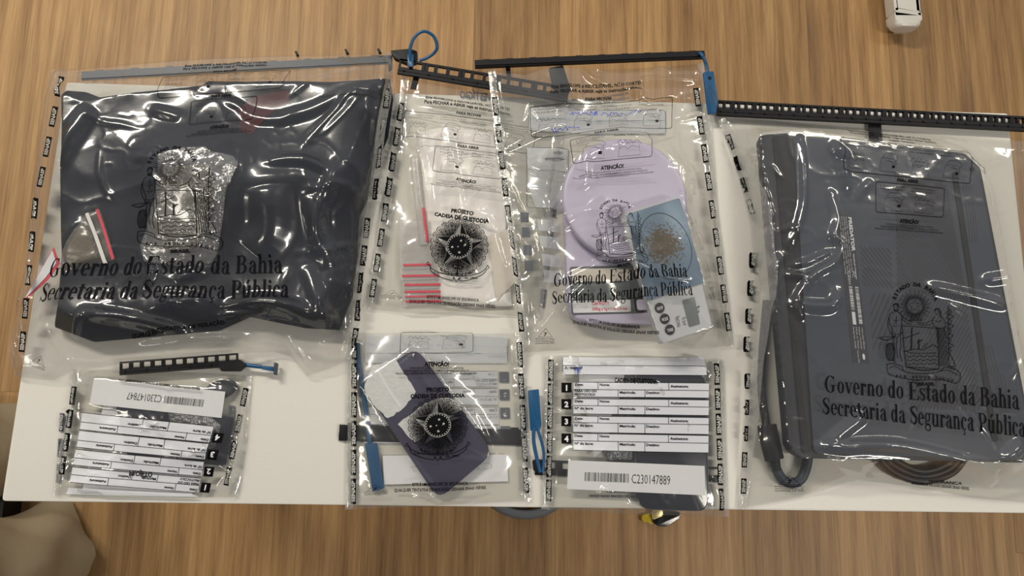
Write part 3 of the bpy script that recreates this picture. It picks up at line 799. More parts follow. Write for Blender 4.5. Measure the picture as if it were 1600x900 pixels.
def grown(n=2):
    D_ = H.copy()
    for _ in range(n):
        D_[1:-1, 1:-1] = np.max([D_[1:-1, 1:-1], D_[:-2, 1:-1], D_[2:, 1:-1], D_[1:-1, :-2], D_[1:-1, 2:]], 0)
    return D_
class Bag:
    def __init__(s, label, top, right, bottom, left, res=0.002, seed=1, he=0.002):
        """edges run left-right / top-bottom, in image points"""
        s.seed = seed
        w = [np.array([XY(a, b, he) for a, b in e]).reshape(-1, 2) for e in (top, right, bottom, left)]
        ln = lambda e: np.hypot(*np.diff(e, axis=0).T).sum()
        nu = int(max(ln(w[0]), ln(w[2])) / res); nv = int(max(ln(w[1]), ln(w[3])) / res)
        Tt, B = resample(w[0], nu), resample(w[2], nu); L, R = resample(w[3], nv), resample(w[1], nv)
        u = np.linspace(0, 1, nu)[:, None, None]; v = np.linspace(0, 1, nv)[None, :, None]
        c00, c10, c01, c11 = Tt[0], Tt[-1], B[0], B[-1]
        xy = (1 - v) * Tt[:, None] + v * B[:, None] + (1 - u) * L[None] + u * R[None] - ((1 - u) * (1 - v) * c00 + u * (1 - v) * c10 + (1 - u) * v * c01 + u * v * c11)
        s.x, s.y = xy[..., 0], xy[..., 1]
        s.nu, s.nv = nu, nv; s.u = np.broadcast_to(u[..., 0], s.x.shape); s.v = np.broadcast_to(v[..., 0], s.x.shape)
        s.edge = np.minimum(np.minimum(s.u, 1 - s.u) * ln(w[0]), np.minimum(s.v, 1 - s.v) * ln(w[3]))
        c = (float(s.x.mean()), float(s.y.mean()), T)
        s.root = thing('evidence_bag', label, 'bag', c, None)
        s.base = s.relax(sample(grown(), s.x, s.y) + 0.0012, 40)
        s.poly = np.concatenate([w[0], w[1][1:], w[2][::-1][1:], w[3][::-1][1:-1]])
    def relax(s, obs, n):
        h = obs.copy()
        for _ in range(n):
            a = h.copy()
            a[1:-1, 1:-1] = (h[:-2, 1:-1] + h[2:, 1:-1] + h[1:-1, :-2] + h[1:-1, 2:]) / 4
            a[0, 1:-1] = (h[0, :-2] + h[0, 2:]) / 2; a[-1, 1:-1] = (h[-1, :-2] + h[-1, 2:]) / 2
            a[1:-1, 0] = (h[:-2, 0] + h[2:, 0]) / 2; a[1:-1, -1] = (h[:-2, -1] + h[2:, -1]) / 2
            h = np.maximum(a, obs)
        return h
    def drape(s, n=220, gap=0.0012, wr=0.0012, wscale=22, folds=(), puff=0.002, crink=0.0014, mat_top=None, fine=0.0004, noise=0.002, nf=16, fold_h=0.0022, seam=0.010):
        D_ = grown()
        obs = np.maximum(sample(D_, s.x, s.y), s.base) + gap
        e = np.clip(s.edge / 0.012, 0, 1)
        h = s.relax(obs, n)
        x, y = s.x, s.y
        sd = s.seed * 31
        w = wr * ridged(x * wscale, y * wscale, sd, 5) + wr * 0.8 * ridged(x * wscale * 2.1 + 9, y * wscale * 1.7 + 3, sd + 7, 8)
        w = w + noise * fbm(x * 11, y * 11, sd + 3, 2) + fine * ridged(x * 70, y * 70, sd + 17, 4) * (vnoise(x * 14, y * 14, sd + 19) > .62)
        w = w * (0.25 + 0.75 * e)
        w = w + s.random_folds(nf, fold_h)
        for pts, hh, ww in folds:
            xy = [p[:2] for p in spline([(*q, 0) for q in pxpoly(pts, float(np.median(h)))], 5)]
            d, t = dist_poly(x, y, xy)
            prof = 0.5 + 0.5 * np.cos(np.pi * np.clip(d / ww, 0, 1))
            w = w + hh * prof * (np.sin(np.pi * np.clip(t, 0.02, 0.98)) ** 0.6) * (0.8 + 0.4 * vnoise(x * 25, y * 25, sd + 29))
        # crimped welded seams along the sides
        de = np.minimum(s.u, 1 - s.u) * abs(s.x[-1].mean() - s.x[0].mean())
        w = w + crink * np.exp(-((de - 0.008) / 0.003) ** 2) * (1 + 1.5 * vnoise(x * 130, y * 130, sd + 41))
        h = h + w + puff * np.clip(s.edge / 0.04, 0, 1)
        s.top = h
        s.mk('front_sheet', h, mat_top or M['film'])
        s.mk('back_sheet', s.base, M['film_back'])
        s.seams(seam)
        # update raster: scatter the sheet heights
        m = inside([tuple(p) for p in s.poly], XX, YY)
        s.rast = np.full(H.shape, np.nan)
        ii = ((x - X0) / RES).astype(int); jj = ((y - Y0) / RES).astype(int)
        ok = (ii >= 0) & (jj >= 0) & (ii < H.shape[0]) & (jj < H.shape[1])
        for di in (-1, 0, 1):
            for dj in (-1, 0, 1):
                a = np.clip(ii[ok] + di, 0, H.shape[0] - 1); b = np.clip(jj[ok] + dj, 0, H.shape[1] - 1)
                s.rast[a, b] = np.fmax(s.rast[a, b], h[ok])
        H[:] = np.fmax(H, s.rast)
        from mathutils.bvhtree import BVHTree
        s.bvh_top = s.bvh(h); s.bvh_base = s.bvh(s.base)
    def seams(s, wd):
        k = max(3, int(wd / max(abs(s.x[-1].mean() - s.x[0].mean()) / s.nu, 1e-6)))
        for a, b in ((0, k), (s.nu - k, s.nu)):
            x, y, h = s.x[a:b], s.y[a:b], s.top[a:b] + .0004
            v = np.stack([x, y, T + h], -1).reshape(-1, 3); n = b - a
            idx = np.arange(n * s.nv).reshape(n, s.nv)
            f = np.stack([idx[:-1, :-1], idx[:-1, 1:], idx[1:, 1:], idx[1:, :-1]], -1).reshape(-1, 4)
            me = bpy.data.meshes.new('side_seam'); me.from_pydata(v.tolist(), [], f.tolist())
            link('side_seam', me, M['seam'], s.root, True, None)
    def random_folds(s, n, hmax):
        rs = random.Random(s.seed * 17 + 3); w = np.zeros(s.x.shape)
        for _ in range(n):
            i, j = rs.randrange(s.nu), rs.randrange(s.nv)
            a = rs.uniform(0, math.pi); p = Vector((s.x[i, j], s.y[i, j], 0)); pts = [p]
            L_ = rs.uniform(.02, .075)
            for k in range(4):
                a += rs.uniform(-.45, .45); p = p + Vector((math.cos(a), math.sin(a), 0)) * L_ / 4; pts.append(p)
            pts = [q[:2] for q in spline(pts, 4)]
            d, t = dist_poly(s.x, s.y, pts); ww = rs.uniform(.003, .009)
            w = w + rs.uniform(.4, 1) * hmax * (0.5 + 0.5 * np.cos(np.pi * np.clip(d / ww, 0, 1))) * np.sin(np.pi * np.clip(t, .02, .98))
        return w
    def flat_under(s, pts, h):
        m = inside(pxpoly(pts, h), s.x, s.y); s.base[m] = np.minimum(s.base[m], h - .0008)
    def mk(s, name, h, m):
        v = np.stack([s.x, s.y, T + h], -1).reshape(-1, 3)
        idx = np.arange(s.nu * s.nv).reshape(s.nu, s.nv)
        f = np.stack([idx[:-1, :-1], idx[:-1, 1:], idx[1:, 1:], idx[1:, :-1]], -1).reshape(-1, 4)
        me = bpy.data.meshes.new(name); me.from_pydata(v.tolist(), [], f.tolist())
        link(name, me, m, s.root, True, None)
    def bvh(s, h):
        from mathutils.bvhtree import BVHTree
        v = np.stack([s.x, s.y, h], -1).reshape(-1, 3)
        idx = np.arange(s.nu * s.nv).reshape(s.nu, s.nv)
        f = np.stack([idx[:-1, :-1], idx[:-1, 1:], idx[1:, 1:], idx[1:, :-1]], -1).reshape(-1, 4)
        return BVHTree.FromPolygons(v.tolist(), f.tolist())
    def zf(s, b):
        def z(x, y):
            out = np.zeros(len(x)); last = 0.004
            for i in range(len(x)):
                hit = b.ray_cast(Vector((float(x[i]), float(y[i]), 1.0)), Vector((0, 0, -1)))
                if hit[0] is not None: last = hit[0].z
                out[i] = last
            return out
        return z
    def prt(s, name, jobs, m, h0=0.004, off=0.0008, back=False, label=None):
        tr = s.bvh_base if back else s.bvh_top
        me = ink_mesh(jobs, s.zf(tr), h0, 0.0004 if back else off, 0.003, tr)
        o = link(name, me, M[m] if isinstance(m, str) else m, s.root, False)
        if label: o['label'] = label
        return o
    def marks(s, sides, h0=0.003, wpx=8.5, lpx=29, back=False):
        a = Ink(); b = Ink()
        jobs_a = []; jobs_b = []
        for (p, q, n, flip) in sides:
            p = np.array(p, float); q = np.array(q, float); d = (q - p) / np.hypot(*(q - p)); nn = np.array([-d[1], d[0]])
            rs = random.Random(int(p[0] * 7 + q[1]))
            for i in range(n):
                c = p + (q - p) * ((i + .5) / n)
                k = Ink(); k.rect(0, 0, 100, 28)
                t = Ink(); t.text('SENASP', 50, 23, 18, width=82, bold=.03, anchor='c')
                e1 = d * lpx / 2 * (1 if not flip else -1); e2 = nn * wpx / 2 * (1 if not flip else -1)
                quad = [c - e1 - e2, c + e1 - e2, c + e1 + e2, c - e1 + e2]
                jobs_a.append(((k, (0, 0, 100, 28)), quad)); jobs_b.append(((t, (0, 0, 100, 28)), quad))
        s.prt('side_marks', jobs_a, 'ink_back' if back else 'ink', h0, 0.0004, back)
        s.prt('side_mark_letters', jobs_b, 'ink_clear', h0, 0.0007, back)

def quad_box(x0, y0, x1, y1): return [(x0, y0), (x1, y0), (x1, y1), (x0, y1)]

def lock_bar(bag, a, b, wpx, h, windows=True, n=12, m='bar', thick=0.004, name='lock_bar', small=True):
    """perforated closing rail from image point a to b; windows on the upper half"""
    A, B_ = P(*a, h), P(*b, h)
    if h > .003: lay([(a[0], a[1] - wpx / 2), (b[0], b[1] - wpx / 2), (b[0], b[1] + wpx / 2), (a[0], a[1] + wpx / 2)], h + thick / 2 + .0006)
    L_ = (B_ - A).length; ax = (B_ - A).normalized(); up = Vector((0, 0, 1)); sd = up.cross(ax)
    W = wpx * 0.0007
    rot = Matrix((ax, sd, up)).transposed()
    c = (A + B_) / 2
    bm = bmesh.new()
    def bx(x0, x1, y0, y1, z0=-thick / 2, z1=thick / 2):
        box_bm(bm, c + rot @ Vector(((x0 + x1) / 2 - L_ / 2, (y0 + y1) / 2 - W / 2, (z0 + z1) / 2)), (x1 - x0, y1 - y0, z1 - z0), rot)
    if windows:
        bx(0, L_, 0, W * 0.46)
        bx(0, L_, W * 0.88, W)
        pit = L_ / n
        for i in range(n + 1):
            x = i * pit
            bx(max(0, x - pit * 0.14), min(L_, x + pit * 0.14), W * 0.44, W * 0.90)
            if small and i < n and i % 3 == 2:
                bx(x + pit * .10, x + pit * .40, W * .44, W * .90)
            if i < n and i % 2 == 0:   # studs
                bmesh.ops.create_cone(bm, cap_ends=True, segments=10, radius1=W * .09, radius2=W * .07, depth=.002,
                                      matrix=Matrix.Translation(c + rot @ Vector((x + pit * .5 - L_ / 2, W * .25 - W / 2, thick / 2 + .0006))))
        bx(0, L_, W * 0.20, W * 0.24, thick / 2 - .0002, thick / 2 + .0006)
    else:
        bx(0, L_, 0, W)
        bx(0, L_, W * .15, W * .5, thick / 2 - .0002, thick / 2 + .0012)
        for i in range(n):
            x = (i + .5) * L_ / n
            bx(x - .004, x + .004, W * .95, W * 1.12, -thick / 2, thick / 3)
    return from_bm(name, bm, M[m], bag.root, False)
def clip(bag, pts, h0, h1, m='bar', name='bar_clip'):
    if h0 > .001: lay(pts, h1)
    return prism(name, pts, h0, h1, M[m], bag.root, r=0.0015, bev=0.0005)

# ================================================================== setting
bm = bmesh.new(); bmesh.ops.create_grid(bm, x_segments=1, y_segments=1, size=4.0)
fl = from_bm('floor', bm, M['floor'], None, False); fl.location = (0, 0, 0); fl['kind'] = 'structure'

tb = thing('table', 'white laminate table holding all the clear evidence bags', 'table', (0.09, 0.149, 0))
bm = bmesh.new(); prism_bm(bm, rounded([(-0.469, -0.085), (0.647, -0.085), (0.647, 0.383), (-0.458, 0.372)], 0.004, 3), T - 0.025, T, 0.0015, 2)
from_bm('tabletop', bm, M['table'], tb)
for sx in (-0.415, 0.595):
    for sy in (-0.035, 0.345):
        bm = bmesh.new(); prism_bm(bm, rounded([(sx - .02, sy - .02), (sx + .02, sy - .02), (sx + .02, sy + .02), (sx - .02, sy + .02)], 0.004, 3), 0.0, T - 0.025, 0.001, 1)
        from_bm('leg', bm, M['steel'], tb)
bm = bmesh.new()
for y in (-0.035, 0.345): box_bm(bm, Vector((0.09, y, T - .05)), (0.97, .02, .045))
for x in (-0.415, 0.595): box_bm(bm, Vector((x, 0.155, T - .05)), (.02, .34, .045))
from_bm('apron', bm, M['steel'], tb, False)

# ================================================================== BAG B (narrow, under its right-hand neighbour)
def stroke_px(pts, w): 
    k = Ink(); k.stroke(pts, w); return k

bagB = Bag('narrow clear evidence bag of red striped zip bags, left of the scales bag',
    [(622, 112), (760, 135), (888, 160)], [(888, 160), (865, 320), (846, 497)],
    [(569, 483), (640, 489), (760, 491), (846, 497)], [(628, 113), (622, 180), (603, 300), (585, 400), (569, 483)], seed=2)

# contents of B
pp = [(652, 205), (700, 195), (770, 205), (788, 300), (800, 478), (738, 480), (690, 470), (668, 380)]
def soft_sheet(name, pts, h0, th, m, parent=None, seed=0, amp=0.002, res=0.003, label=None, cat=None, group=None, wsc=50, aniso=(1, 1)):
    """limp crumpled sheet / packet: closed solid with a puckered top, outline in image points"""
    xy = pxpoly(pts, h0 + th)
    a = np.array(xy); x0, y0 = a.min(0); x1, y1 = a.max(0)
    bm = bmesh.new()
    vs = [bm.verts.new((p[0], p[1], T + h0 + th)) for p in xy]
    f = bm.faces.new(vs)
    # grid cuts
    n = int((x1 - x0) / res)
    for i in range(1, n):
        bmesh.ops.bisect_plane(bm, geom=bm.verts[:] + bm.edges[:] + bm.faces[:], plane_co=(x0 + i * res, 0, 0), plane_no=(1, 0, 0))
    n = int((y1 - y0) / res)
    for i in range(1, n):
        bmesh.ops.bisect_plane(bm, geom=bm.verts[:] + bm.edges[:] + bm.faces[:], plane_co=(0, y0 + i * res, 0), plane_no=(0, 1, 0))
    bmesh.ops.remove_doubles(bm, verts=bm.verts[:], dist=1e-5)
    co = np.array([v.co[:] for v in bm.verts])
    edge, _ = dist_poly(co[:, 0], co[:, 1], xy + [xy[0]])
    w = amp * (fbm(co[:, 0] * wsc * aniso[0], co[:, 1] * wsc * aniso[1], seed) - .5) * 2 + amp * ridged(co[:, 0] * wsc * aniso[0], co[:, 1] * wsc * aniso[1], seed + 3, 4)
    e = np.clip(edge / 0.008, 0, 1)
    for v, ww, ee in zip(bm.verts, w, e):
        v.co.z = T + h0 + th * (0.35 + 0.65 * ee ** .5) + ww * (.2 + .8 * ee)
    r = bmesh.ops.extrude_face_region(bm, geom=bm.faces[:])
    for v in [g for g in r['geom'] if isinstance(g, bmesh.types.BMVert)]: v.co.z = T + h0
    lay(pts, h0 + th + amp * 1.2)
    o = from_bm(name, bm, m, parent, True, 60)
    if label: tag(o, label, cat, group)
    return o

sheet = soft_sheet('plastic_packet', pp, 0.0028, 0.004, M['milky'], seed=5, amp=0.0022, wsc=40, aniso=(2.2, .6),
    label='milky white folded plastic packet lying under the national arms print of the narrow bag', cat='packet')
soft_sheet('paper_sheet', [(760, 372), (800, 355), (832, 398), (822, 425), (790, 455), (776, 470)], 0.0085, 0.0012, M['cream'], seed=9, amp=0.0006,
    label='cream paper corner beside the national arms print in the narrow bag', cat='paper')
roll_pts = [(640, 245), (655, 240), (664, 330), (672, 385), (650, 384), (646, 330)]
fs = thing('plastic_roll', 'thin rolled clear bag with a red edge, standing along the left of the milky packet', 'bag', P(655, 310, 0.003))
tube('rolled_film', spline([P(648, 246, .007), P(653, 300, .0075), P(659, 345, .007), P(662, 383, .007)], 6), .0055, M['baggie'], fs, 10, .7)
lay([(642, 245), (656, 242), (672, 385), (652, 386)], 0.0115)
bm = bmesh.new(); tube_bm(bm, spline([P(661, 325, .009), P(664, 350, .009), P(668, 378, .0085)], 5), .0018, 6); from_bm('red_edge', bm, M['red_ink'], fs)
# zip bags, fanned one on the other, each with its red stripe
pal = [(414, 630, 674), (431, 628, 686), (445, 632, 690), (456, 632, 691), (463, 633, 692), (471, 634, 694)]
desc = ['topmost of the fanned zip bags, its red stripe highest', 'second zip bag down in the red striped fan', 'third zip bag down in the red striped fan',
        'fourth zip bag down in the red striped fan', 'fifth zip bag down, just above the lowest red stripe', 'lowest zip bag of the fan, its red stripe nearest the bag bottom']
for i, (yy, xa, xb) in enumerate(pal):
    hh = 0.003 + (5 - i) * 0.0009
    zb = thing('zip_bag', desc[i], 'zip bag', P((xa + xb) / 2, yy, hh), 'fanned zip bags with red stripes')
    y1_ = yy + 9 if i == 5 else yy + 14
    prism('bag_film', [(xa - 4, yy - 70 + i * 4), (xb - 2, yy - 70 + i * 4), (xb + 2, yy + 5), (xa - 2, yy + 7)], hh, hh + 0.0006, M['baggie'], zb, bev=0)
    prism('zip_stripe', [(xa, yy - 1.6), (xb, yy - 2.4), (xb, yy + .9), (xa, yy + 1.7)], hh + .0006, hh + .0012, M['red_ink'], zb, bev=0)
lay([(626, 345), (690, 345), (695, 478), (630, 480)], 0.0095)

bagB.drape(n=160, wr=0.0008, wscale=14, noise=0.005, fine=.0005, nf=18,
    folds=[([(640, 190), (660, 260), (672, 330)], 0.0052, .008), ([(700, 200), (715, 300), (745, 460)], 0.0039, .008), ([(760, 330), (790, 440)], 0.0039, .007), ([(620, 330), (612, 470)], 0.0039, .006), ([(652, 150), (720, 165), (790, 170)], 0.0052, .009)])
qi = [(630, 120), (826, 146), (806, 318), (622, 298)]
INS = instructions(); FOOT = footer(); REC = recycle_mark(); CREST = crest(); SLO = slogan()
bagB.prt('printed_instructions', [(INS, [(635, 137), (846, 168), (818, 312), (620, 290)])], 'ink_faint')
k = Ink(); k.text('PROJETO', 150, 20, 18, width=120, bold=.05, anchor='c'); k.text('CADEIA DE CUSTÓDIA', 150, 48, 18, width=290, bold=.05, anchor='c'); PROJ = (k, (0, 0, 300, 52))
bagB.prt('printed_title', [(PROJ, [(679, 322), (767, 332), (765, 350), (677, 338)])], 'ink', .008)
def national_arms(bag, quad, h0):
    bag.prt('printed_arms', [(arms(), quad)], 'ink', h0, .0005)
    bag.prt('printed_arms_star', [(arms_star(), quad)], 'ink', h0, .0008)
    bag.prt('printed_arms_constellation', [(arms_dots(), quad)], 'ink_clear', h0, .0011)
national_arms(bagB, [(671, 333), (772, 340), (764, 437), (663, 430)], .008)
bagB.prt('printed_footer', [(FOOT, [(641, 458), (776, 467), (774, 483), (639, 474)]), (REC, [(597, 452), (630, 455), (628, 468), (595, 466)])], 'ink', .004)
k = Ink(); k.text('VESTÍGIO', 0, 20, 20, width=100, bold=.03); VES = (k, (0, 0, 100, 24))
bagB.prt('printed_heading_back', [(VES, [(768, 146), (718, 142), (718, 154), (768, 160)])], 'ink_back', .003, back=True)
bagB.marks([((629, 155), (580, 470), 8, True)])
bagB.marks([((868, 300), (846, 490), 4, False)], back=True)
lock_bar(bagB, (623, 104), (888, 148), 26, .010, True, 14, thick=.004)
prism('tape_strip', [(647, 116), (656, 118), (650, 140), (641, 139)], .006, .0066, M['bar'], bagB.root, bev=0)
clip(bagB, [(858, 106), (880, 102), (892, 140), (882, 156), (868, 150)], .006, .012, 'bar')

# ================================================================== BAG C (two scales)
bagC = Bag('clear evidence bag holding a lavender kitchen scale and a small silver scale',
    [(762, 118), (930, 112), (1098, 100)], [(1098, 100), (1112, 200), (1122, 330), (1140, 480), (1146, 541)],
    [(814, 552), (850, 549), (980, 543), (1080, 546), (1146, 541)], [(762, 118), (775, 250), (790, 350), (801, 440), (814, 552)], seed=3)
# lavender kitchen scale
ks = thing('kitchen_scale', 'lavender kitchen scale with a round platform and dark framed display', 'scale', P(980, 380, 0.003))
hb = 0.030
body = [(893, 330), (905, 260), (1050, 256), (1068, 330), (1082, 498), (1070, 515), (905, 503), (893, 490)]
prism('body', [(881, 300), (1070, 296), (1092, 508), (889, 503)], .003, .022, M['lavender'], ks, r=.022, bev=.004, seg=3); lay([(882, 300), (1069, 297), (1090, 506), (890, 501)], .023)
cx, cy = [float(q) for q in XY(977, 309, .038)]
bm = bmesh.new(); R_ = 0.0695
prof = [(R_ * .55, .0215), (R_ * .97, .026), (R_, .031), (R_ * .985, .0365), (R_ * .955, .038), (R_ * .90, .0374), (0.0, .0368)]
def lathe(bm, cx, cy, prof, n=64):
    rings = []
    for r, z in prof:
        rings.append([bm.verts.new((cx + max(r, 1e-5) * math.cos(2 * math.pi * i / n), cy + max(r, 1e-5) * math.sin(2 * math.pi * i / n), T + z)) for i in range(n)])
    for a, b in zip(rings, rings[1:]):
        for i in range(n): bm.faces.new((a[i], a[(i + 1) % n], b[(i + 1) % n], b[i]))
    bm.faces.new(rings[0][::-1])
    bmesh.ops.remove_doubles(bm, verts=bm.verts[:], dist=2e-5)
lathe(bm, cx, cy, prof); from_bm('platform', bm, M['lavender'], ks, True, 50)
mcirc = (XX - cx) ** 2 + (YY - cy) ** 2 < (R_ + .001) ** 2; H[mcirc] = np.maximum(H[mcirc], .039)
def frame_quad(a, b, c, d): return [a, b, c, d]
dp = prism('display_frame', [(890, 417), (1004, 414), (1008, 489), (893, 492)], .0215, .0226, M['lcd_dark'], ks, r=.003, bev=.0003)
prism('upper_plate', [(893, 420), (984, 419), (985, 439), (894, 440)], .0225, .0232, M['cream'], dp, r=.002, bev=.0002)
prism('screen', [(894, 443), (984, 442), (985, 467), (895, 468)], .0225, .0231, M['lcd'], dp, r=.001, bev=.0002)
prism('capacity_strip', [(894, 470), (985, 468), (986, 487), (896, 489)], .0225, .0231, M['paper'], dp, r=.001, bev=.0002)
k = Ink(); k.text('CAPACITY', 30, 14, 10, width=28, bold=.02); k.text('5000g x 1g / 11lb x 0.1oz', 30, 30, 9, width=56, bold=.02)
flat = lambda h: (lambda x, y: np.full(len(x), h))
o = link('capacity_text', ink_mesh([((k, (0, 0, 92, 36)), [(895, 470), (985, 468), (986, 487), (896, 489)])], flat(.0231), .0231, .0002), M['red_ink'], dp, False)
bp_ = prism('button_panel', [(990, 464), (1030, 463), (1034, 487), (993, 489)], .0215, .0226, M['lcd_dark'], ks, r=.003, bev=.0003)
prism('button', [(994, 468), (1026, 467), (1029, 483), (996, 485)], .0225, .0233, M['lavender'], bp_, r=.003, bev=.0003)
# pocket scale, leaning on the kitchen scale
hz = .040
ps = thing('pocket_scale', 'small silver pocket scale with a blue plate of brown residue, lying over the lavender scale', 'scale', P(1045, 420, 0.003))
full = [(969, 335), (1063, 306), (1113, 511), (1033, 537)]
prism('body', full, .0395, .0530, M['silver'], ps, r=.003, bev=.0015, seg=3); lay(full, .0562)
plate = [(979, 334), (1063, 308), (1103, 441), (1011, 471)]
pl_ = prism('weighing_plate', [(980, 335), (1062, 309), (1101, 441), (1011, 470)], .0532, .0546, M['plate'], ps, r=.002, bev=.0005)
k = Ink(); k.ring(0, 0, 1, 1, .975, .975, n=48)
link('plate_groove', ink_mesh([((k, (-1, -1, 1, 1)), [(985, 345), (1058, 322), (1096, 424), (1019, 447)])], flat(.0546), .0546, .0002), M['lap'], pl_, False)
for (bx_, by_) in ((1031, 481), (1039, 498), (1047, 515)):
    q = [(bx_ + 7.5 * math.cos(t), by_ + 8.2 * math.sin(t)) for t in [2 * math.pi * i / 20 for i in range(20)]]
    b_ = prism('button', q, .0528, .0545, M['rubber'], ps, bev=.0004)
    k = Ink(); k.text({481: 'ON/OFF', 498: 'MODE', 515: 'TARE'}[by_], 0, 3, 5, width=10, bold=.03, anchor='c')
    link('button_text', ink_mesh([((k, (-8, -8, 8, 8)), [(bx_ - 9, by_ - 6), (bx_ + 6, by_ - 10), (bx_ + 9, by_ + 6), (bx_ - 6, by_ + 10)])], flat(.0545), .0545, .0002), M['white_ink'], b_, False)
prism('screen', [(1066, 469), (1085, 464), (1094, 506), (1077, 511)], .0528, .0537, M['lcd'], ps, r=.001, bev=.0002)
k = Ink(); k.text('MAX:500g', 0, 9, 7, width=30, bold=.0); k.text('d=0.1g', 0, 19, 7, width=22, bold=0); k.text('0.1g', 22, 46, 8, width=18, bold=.02)
link('panel_text', ink_mesh([((k, (0, 0, 45, 50)), [(1056, 512), (1050, 488), (1093, 474), (1100, 500)])], flat(.0531), .0531, .0001), M['ink_faint'], ps, False)
# kitchen scale feet are under the body; pocket scale rests on platform edge and display rim
prism('rest', [(985, 345), (1060, 322), (1096, 440), (1012, 466)], .0385, .0397, M['silver'], ps, bev=0)

bagC.drape(n=260, wr=0.0006, wscale=9, noise=0.005, fine=.0003, nf=22, fold_h=.0025,
    folds=[([(778, 235), (800, 225), (840, 205), (872, 195), (905, 200)], 0.0081, .009), ([(780, 255), (830, 262), (905, 300), (912, 255), (960, 238)], 0.0068, .008),
           ([(800, 300), (840, 310), (850, 340), (860, 400), (880, 470)], 0.0068, .007), ([(850, 385), (890, 345), (960, 338), (975, 330)], 0.0068, .006),
           ([(880, 440), (930, 420), (985, 400)], 0.0054, .007), ([(840, 520), (880, 470), (925, 430)], 0.0068, .006), ([(1060, 200), (1058, 310)], 0.0054, .005),
           ([(940, 400), (1000, 440), (1060, 450)], 0.0054, .006), ([(980, 130), (1010, 150), (960, 210)], 0.0068, .008), ([(1060, 180), (1110, 165)], 0.0054, .006),
           ([(1090, 460), (1140, 535)], 0.0054, .006), ([(835, 350), (830, 450), (840, 540)], 0.0054, .006), ([(1000, 120), (1095, 118)], 0.0054, .008)])
bagC.prt('printed_instructions', [(INS, [(826, 126), (1052, 112), (1062, 272), (832, 300)])], 'ink_faint', .02)
bagC.prt('printed_crest', [(CREST, [(918, 313), (1010, 308), (1016, 414), (922, 419)])], 'ink', .048)
bagC.prt('printed_slogan', [(SLO, [(863, 428), (1078, 411), (1083, 466), (862, 480)])], 'ink', .040)
bagC.prt('printed_footer', [(FOOT, [(897, 492), (1032, 508), (1030, 524), (894, 506)]), (REC, [(838, 510), (868, 514), (866, 537), (836, 538)])], 'ink', .012)
kp = Ink(); kp.rect(825, 172, 1040, 209); kp.poly([(822, 234), (884, 236), (892, 330), (836, 327), (826, 300)])
for yy in (346, 372, 400, 424): kp.poly([(838 + (yy - 346) * .12, yy), (870 + (yy - 346) * .1, yy), (874 + (yy - 346) * .1, yy + 18), (840 + (yy - 346) * .12, yy + 18)])
ID = (0, 0, 1600, 900); IDQ = quad_box(*ID)
bagC.prt('form_panels_back', [((kp, ID), IDQ)], 'panel_back', .002, back=True)
kb = Ink(); kb.rrect(825, 172, 1040, 209, 5, 1); kb.stroke([(825, 190), (1040, 188)], .8); kb.rrect(822, 234, 888, 328, 4, 1); kb.stroke([(822, 252), (886, 250)], .8); kb.stroke([(824, 268), (886, 270)], .8)
for (yy, dg) in ((336, '1'), (360, '2'), (388, '3'), (412, '4')): kb.rect(812 + (yy - 336) * .08, yy, 825 + (yy - 336) * .08, yy + 16)
bagC.prt('form_lines_back', [((kb, ID), IDQ)], 'ink_back', .002, off=.0008, back=True)
k = Ink(); k.text('A abertura deve ser feita', 0, 14, 12, width=100, bold=.02); k.text('somente por pessoa autorizada', 0, 32, 12, width=112, bold=.02)
k2 = Ink(); k2.text('Análise', 0, 12, 12, width=30, bold=.02); k2.text('Contraprova', 0, 32, 12, width=52, bold=.02)
bagC.prt('printed_notes_back', [((k, (0, 0, 112, 36)), [(982, 142), (882, 152), (884, 166), (984, 156)]), ((k2, (0, 0, 52, 36)), [(882, 236), (852, 236), (852, 252), (882, 252)])], 'ink_back', .002, back=True)
k = Ink(); rs = random.Random(3)
def scribble(k, x0, y0, x1, y1, n, amp):
    pts = []
    for i in range(n):
        t = i / (n - 1); pts.append((x0 + (x1 - x0) * t + rs.uniform(-1, 1), y0 + (y1 - y0) * t + amp * rs.uniform(-1, 1)))
    k.stroke(pts, .9, smooth=3)
scribble(k, 888, 184, 918, 181, 16, 3.4); scribble(k, 920, 181, 932, 180, 20, 4); scribble(k, 938, 183, 972, 180, 14, 3); scribble(k, 974, 182, 1000, 179, 10, 2.6); scribble(k, 858, 212, 902, 208, 20, 4)
bagC.prt('pen_writing', [((k, ID), IDQ)], 'blue_pen', .004)
bagC.marks([((772, 145), (816, 525), 9, False), ((1086, 130), (1140, 525), 9, True)])
lock_bar(bagC, (742, 101), (1100, 86), 12, .012, False, 10, thick=.006)
prism('tape_strip', [(790, 105), (797, 104), (799, 120), (792, 121)], .006, .0066, M['bar'], bagC.root, bev=0)
# blue seal of bag C
se = thing('security_seal', 'blue plastic seal hanging at the right end of the scales bag bar', 'seal', P(1110, 130, .01))
prism('tag', [(1099, 113), (1115, 111), (1122, 158), (1119, 176), (1107, 178)], .014, .0175, M['blue'], se, r=.0012, bev=.0005)
tube('strap', spline([P(1106, 116, .0155), P(1103, 100, .016), P(1098, 87, .020), P(1093, 82, .017)], 6), .0022, M['blue'], se, 8, .6)
bm = bmesh.new(); c = P(1109, 122, .0176); bmesh.ops.create_cone(bm, cap_ends=True, segments=14, radius1=.002, radius2=.002, depth=.0008, matrix=Matrix.Translation(c)); from_bm('lock_hole', bm, M['rubber'], se)
k = Ink(); k.text('4179500', 0, 10, 9, width=40, bold=.01)
link('tag_number', ink_mesh([((k, (0, 0, 42, 12)), [(1112, 134), (1118, 164), (1112, 165), (1106, 135)])], flat(.0175), .0175, .0002), M['bar_blue'], se, False)

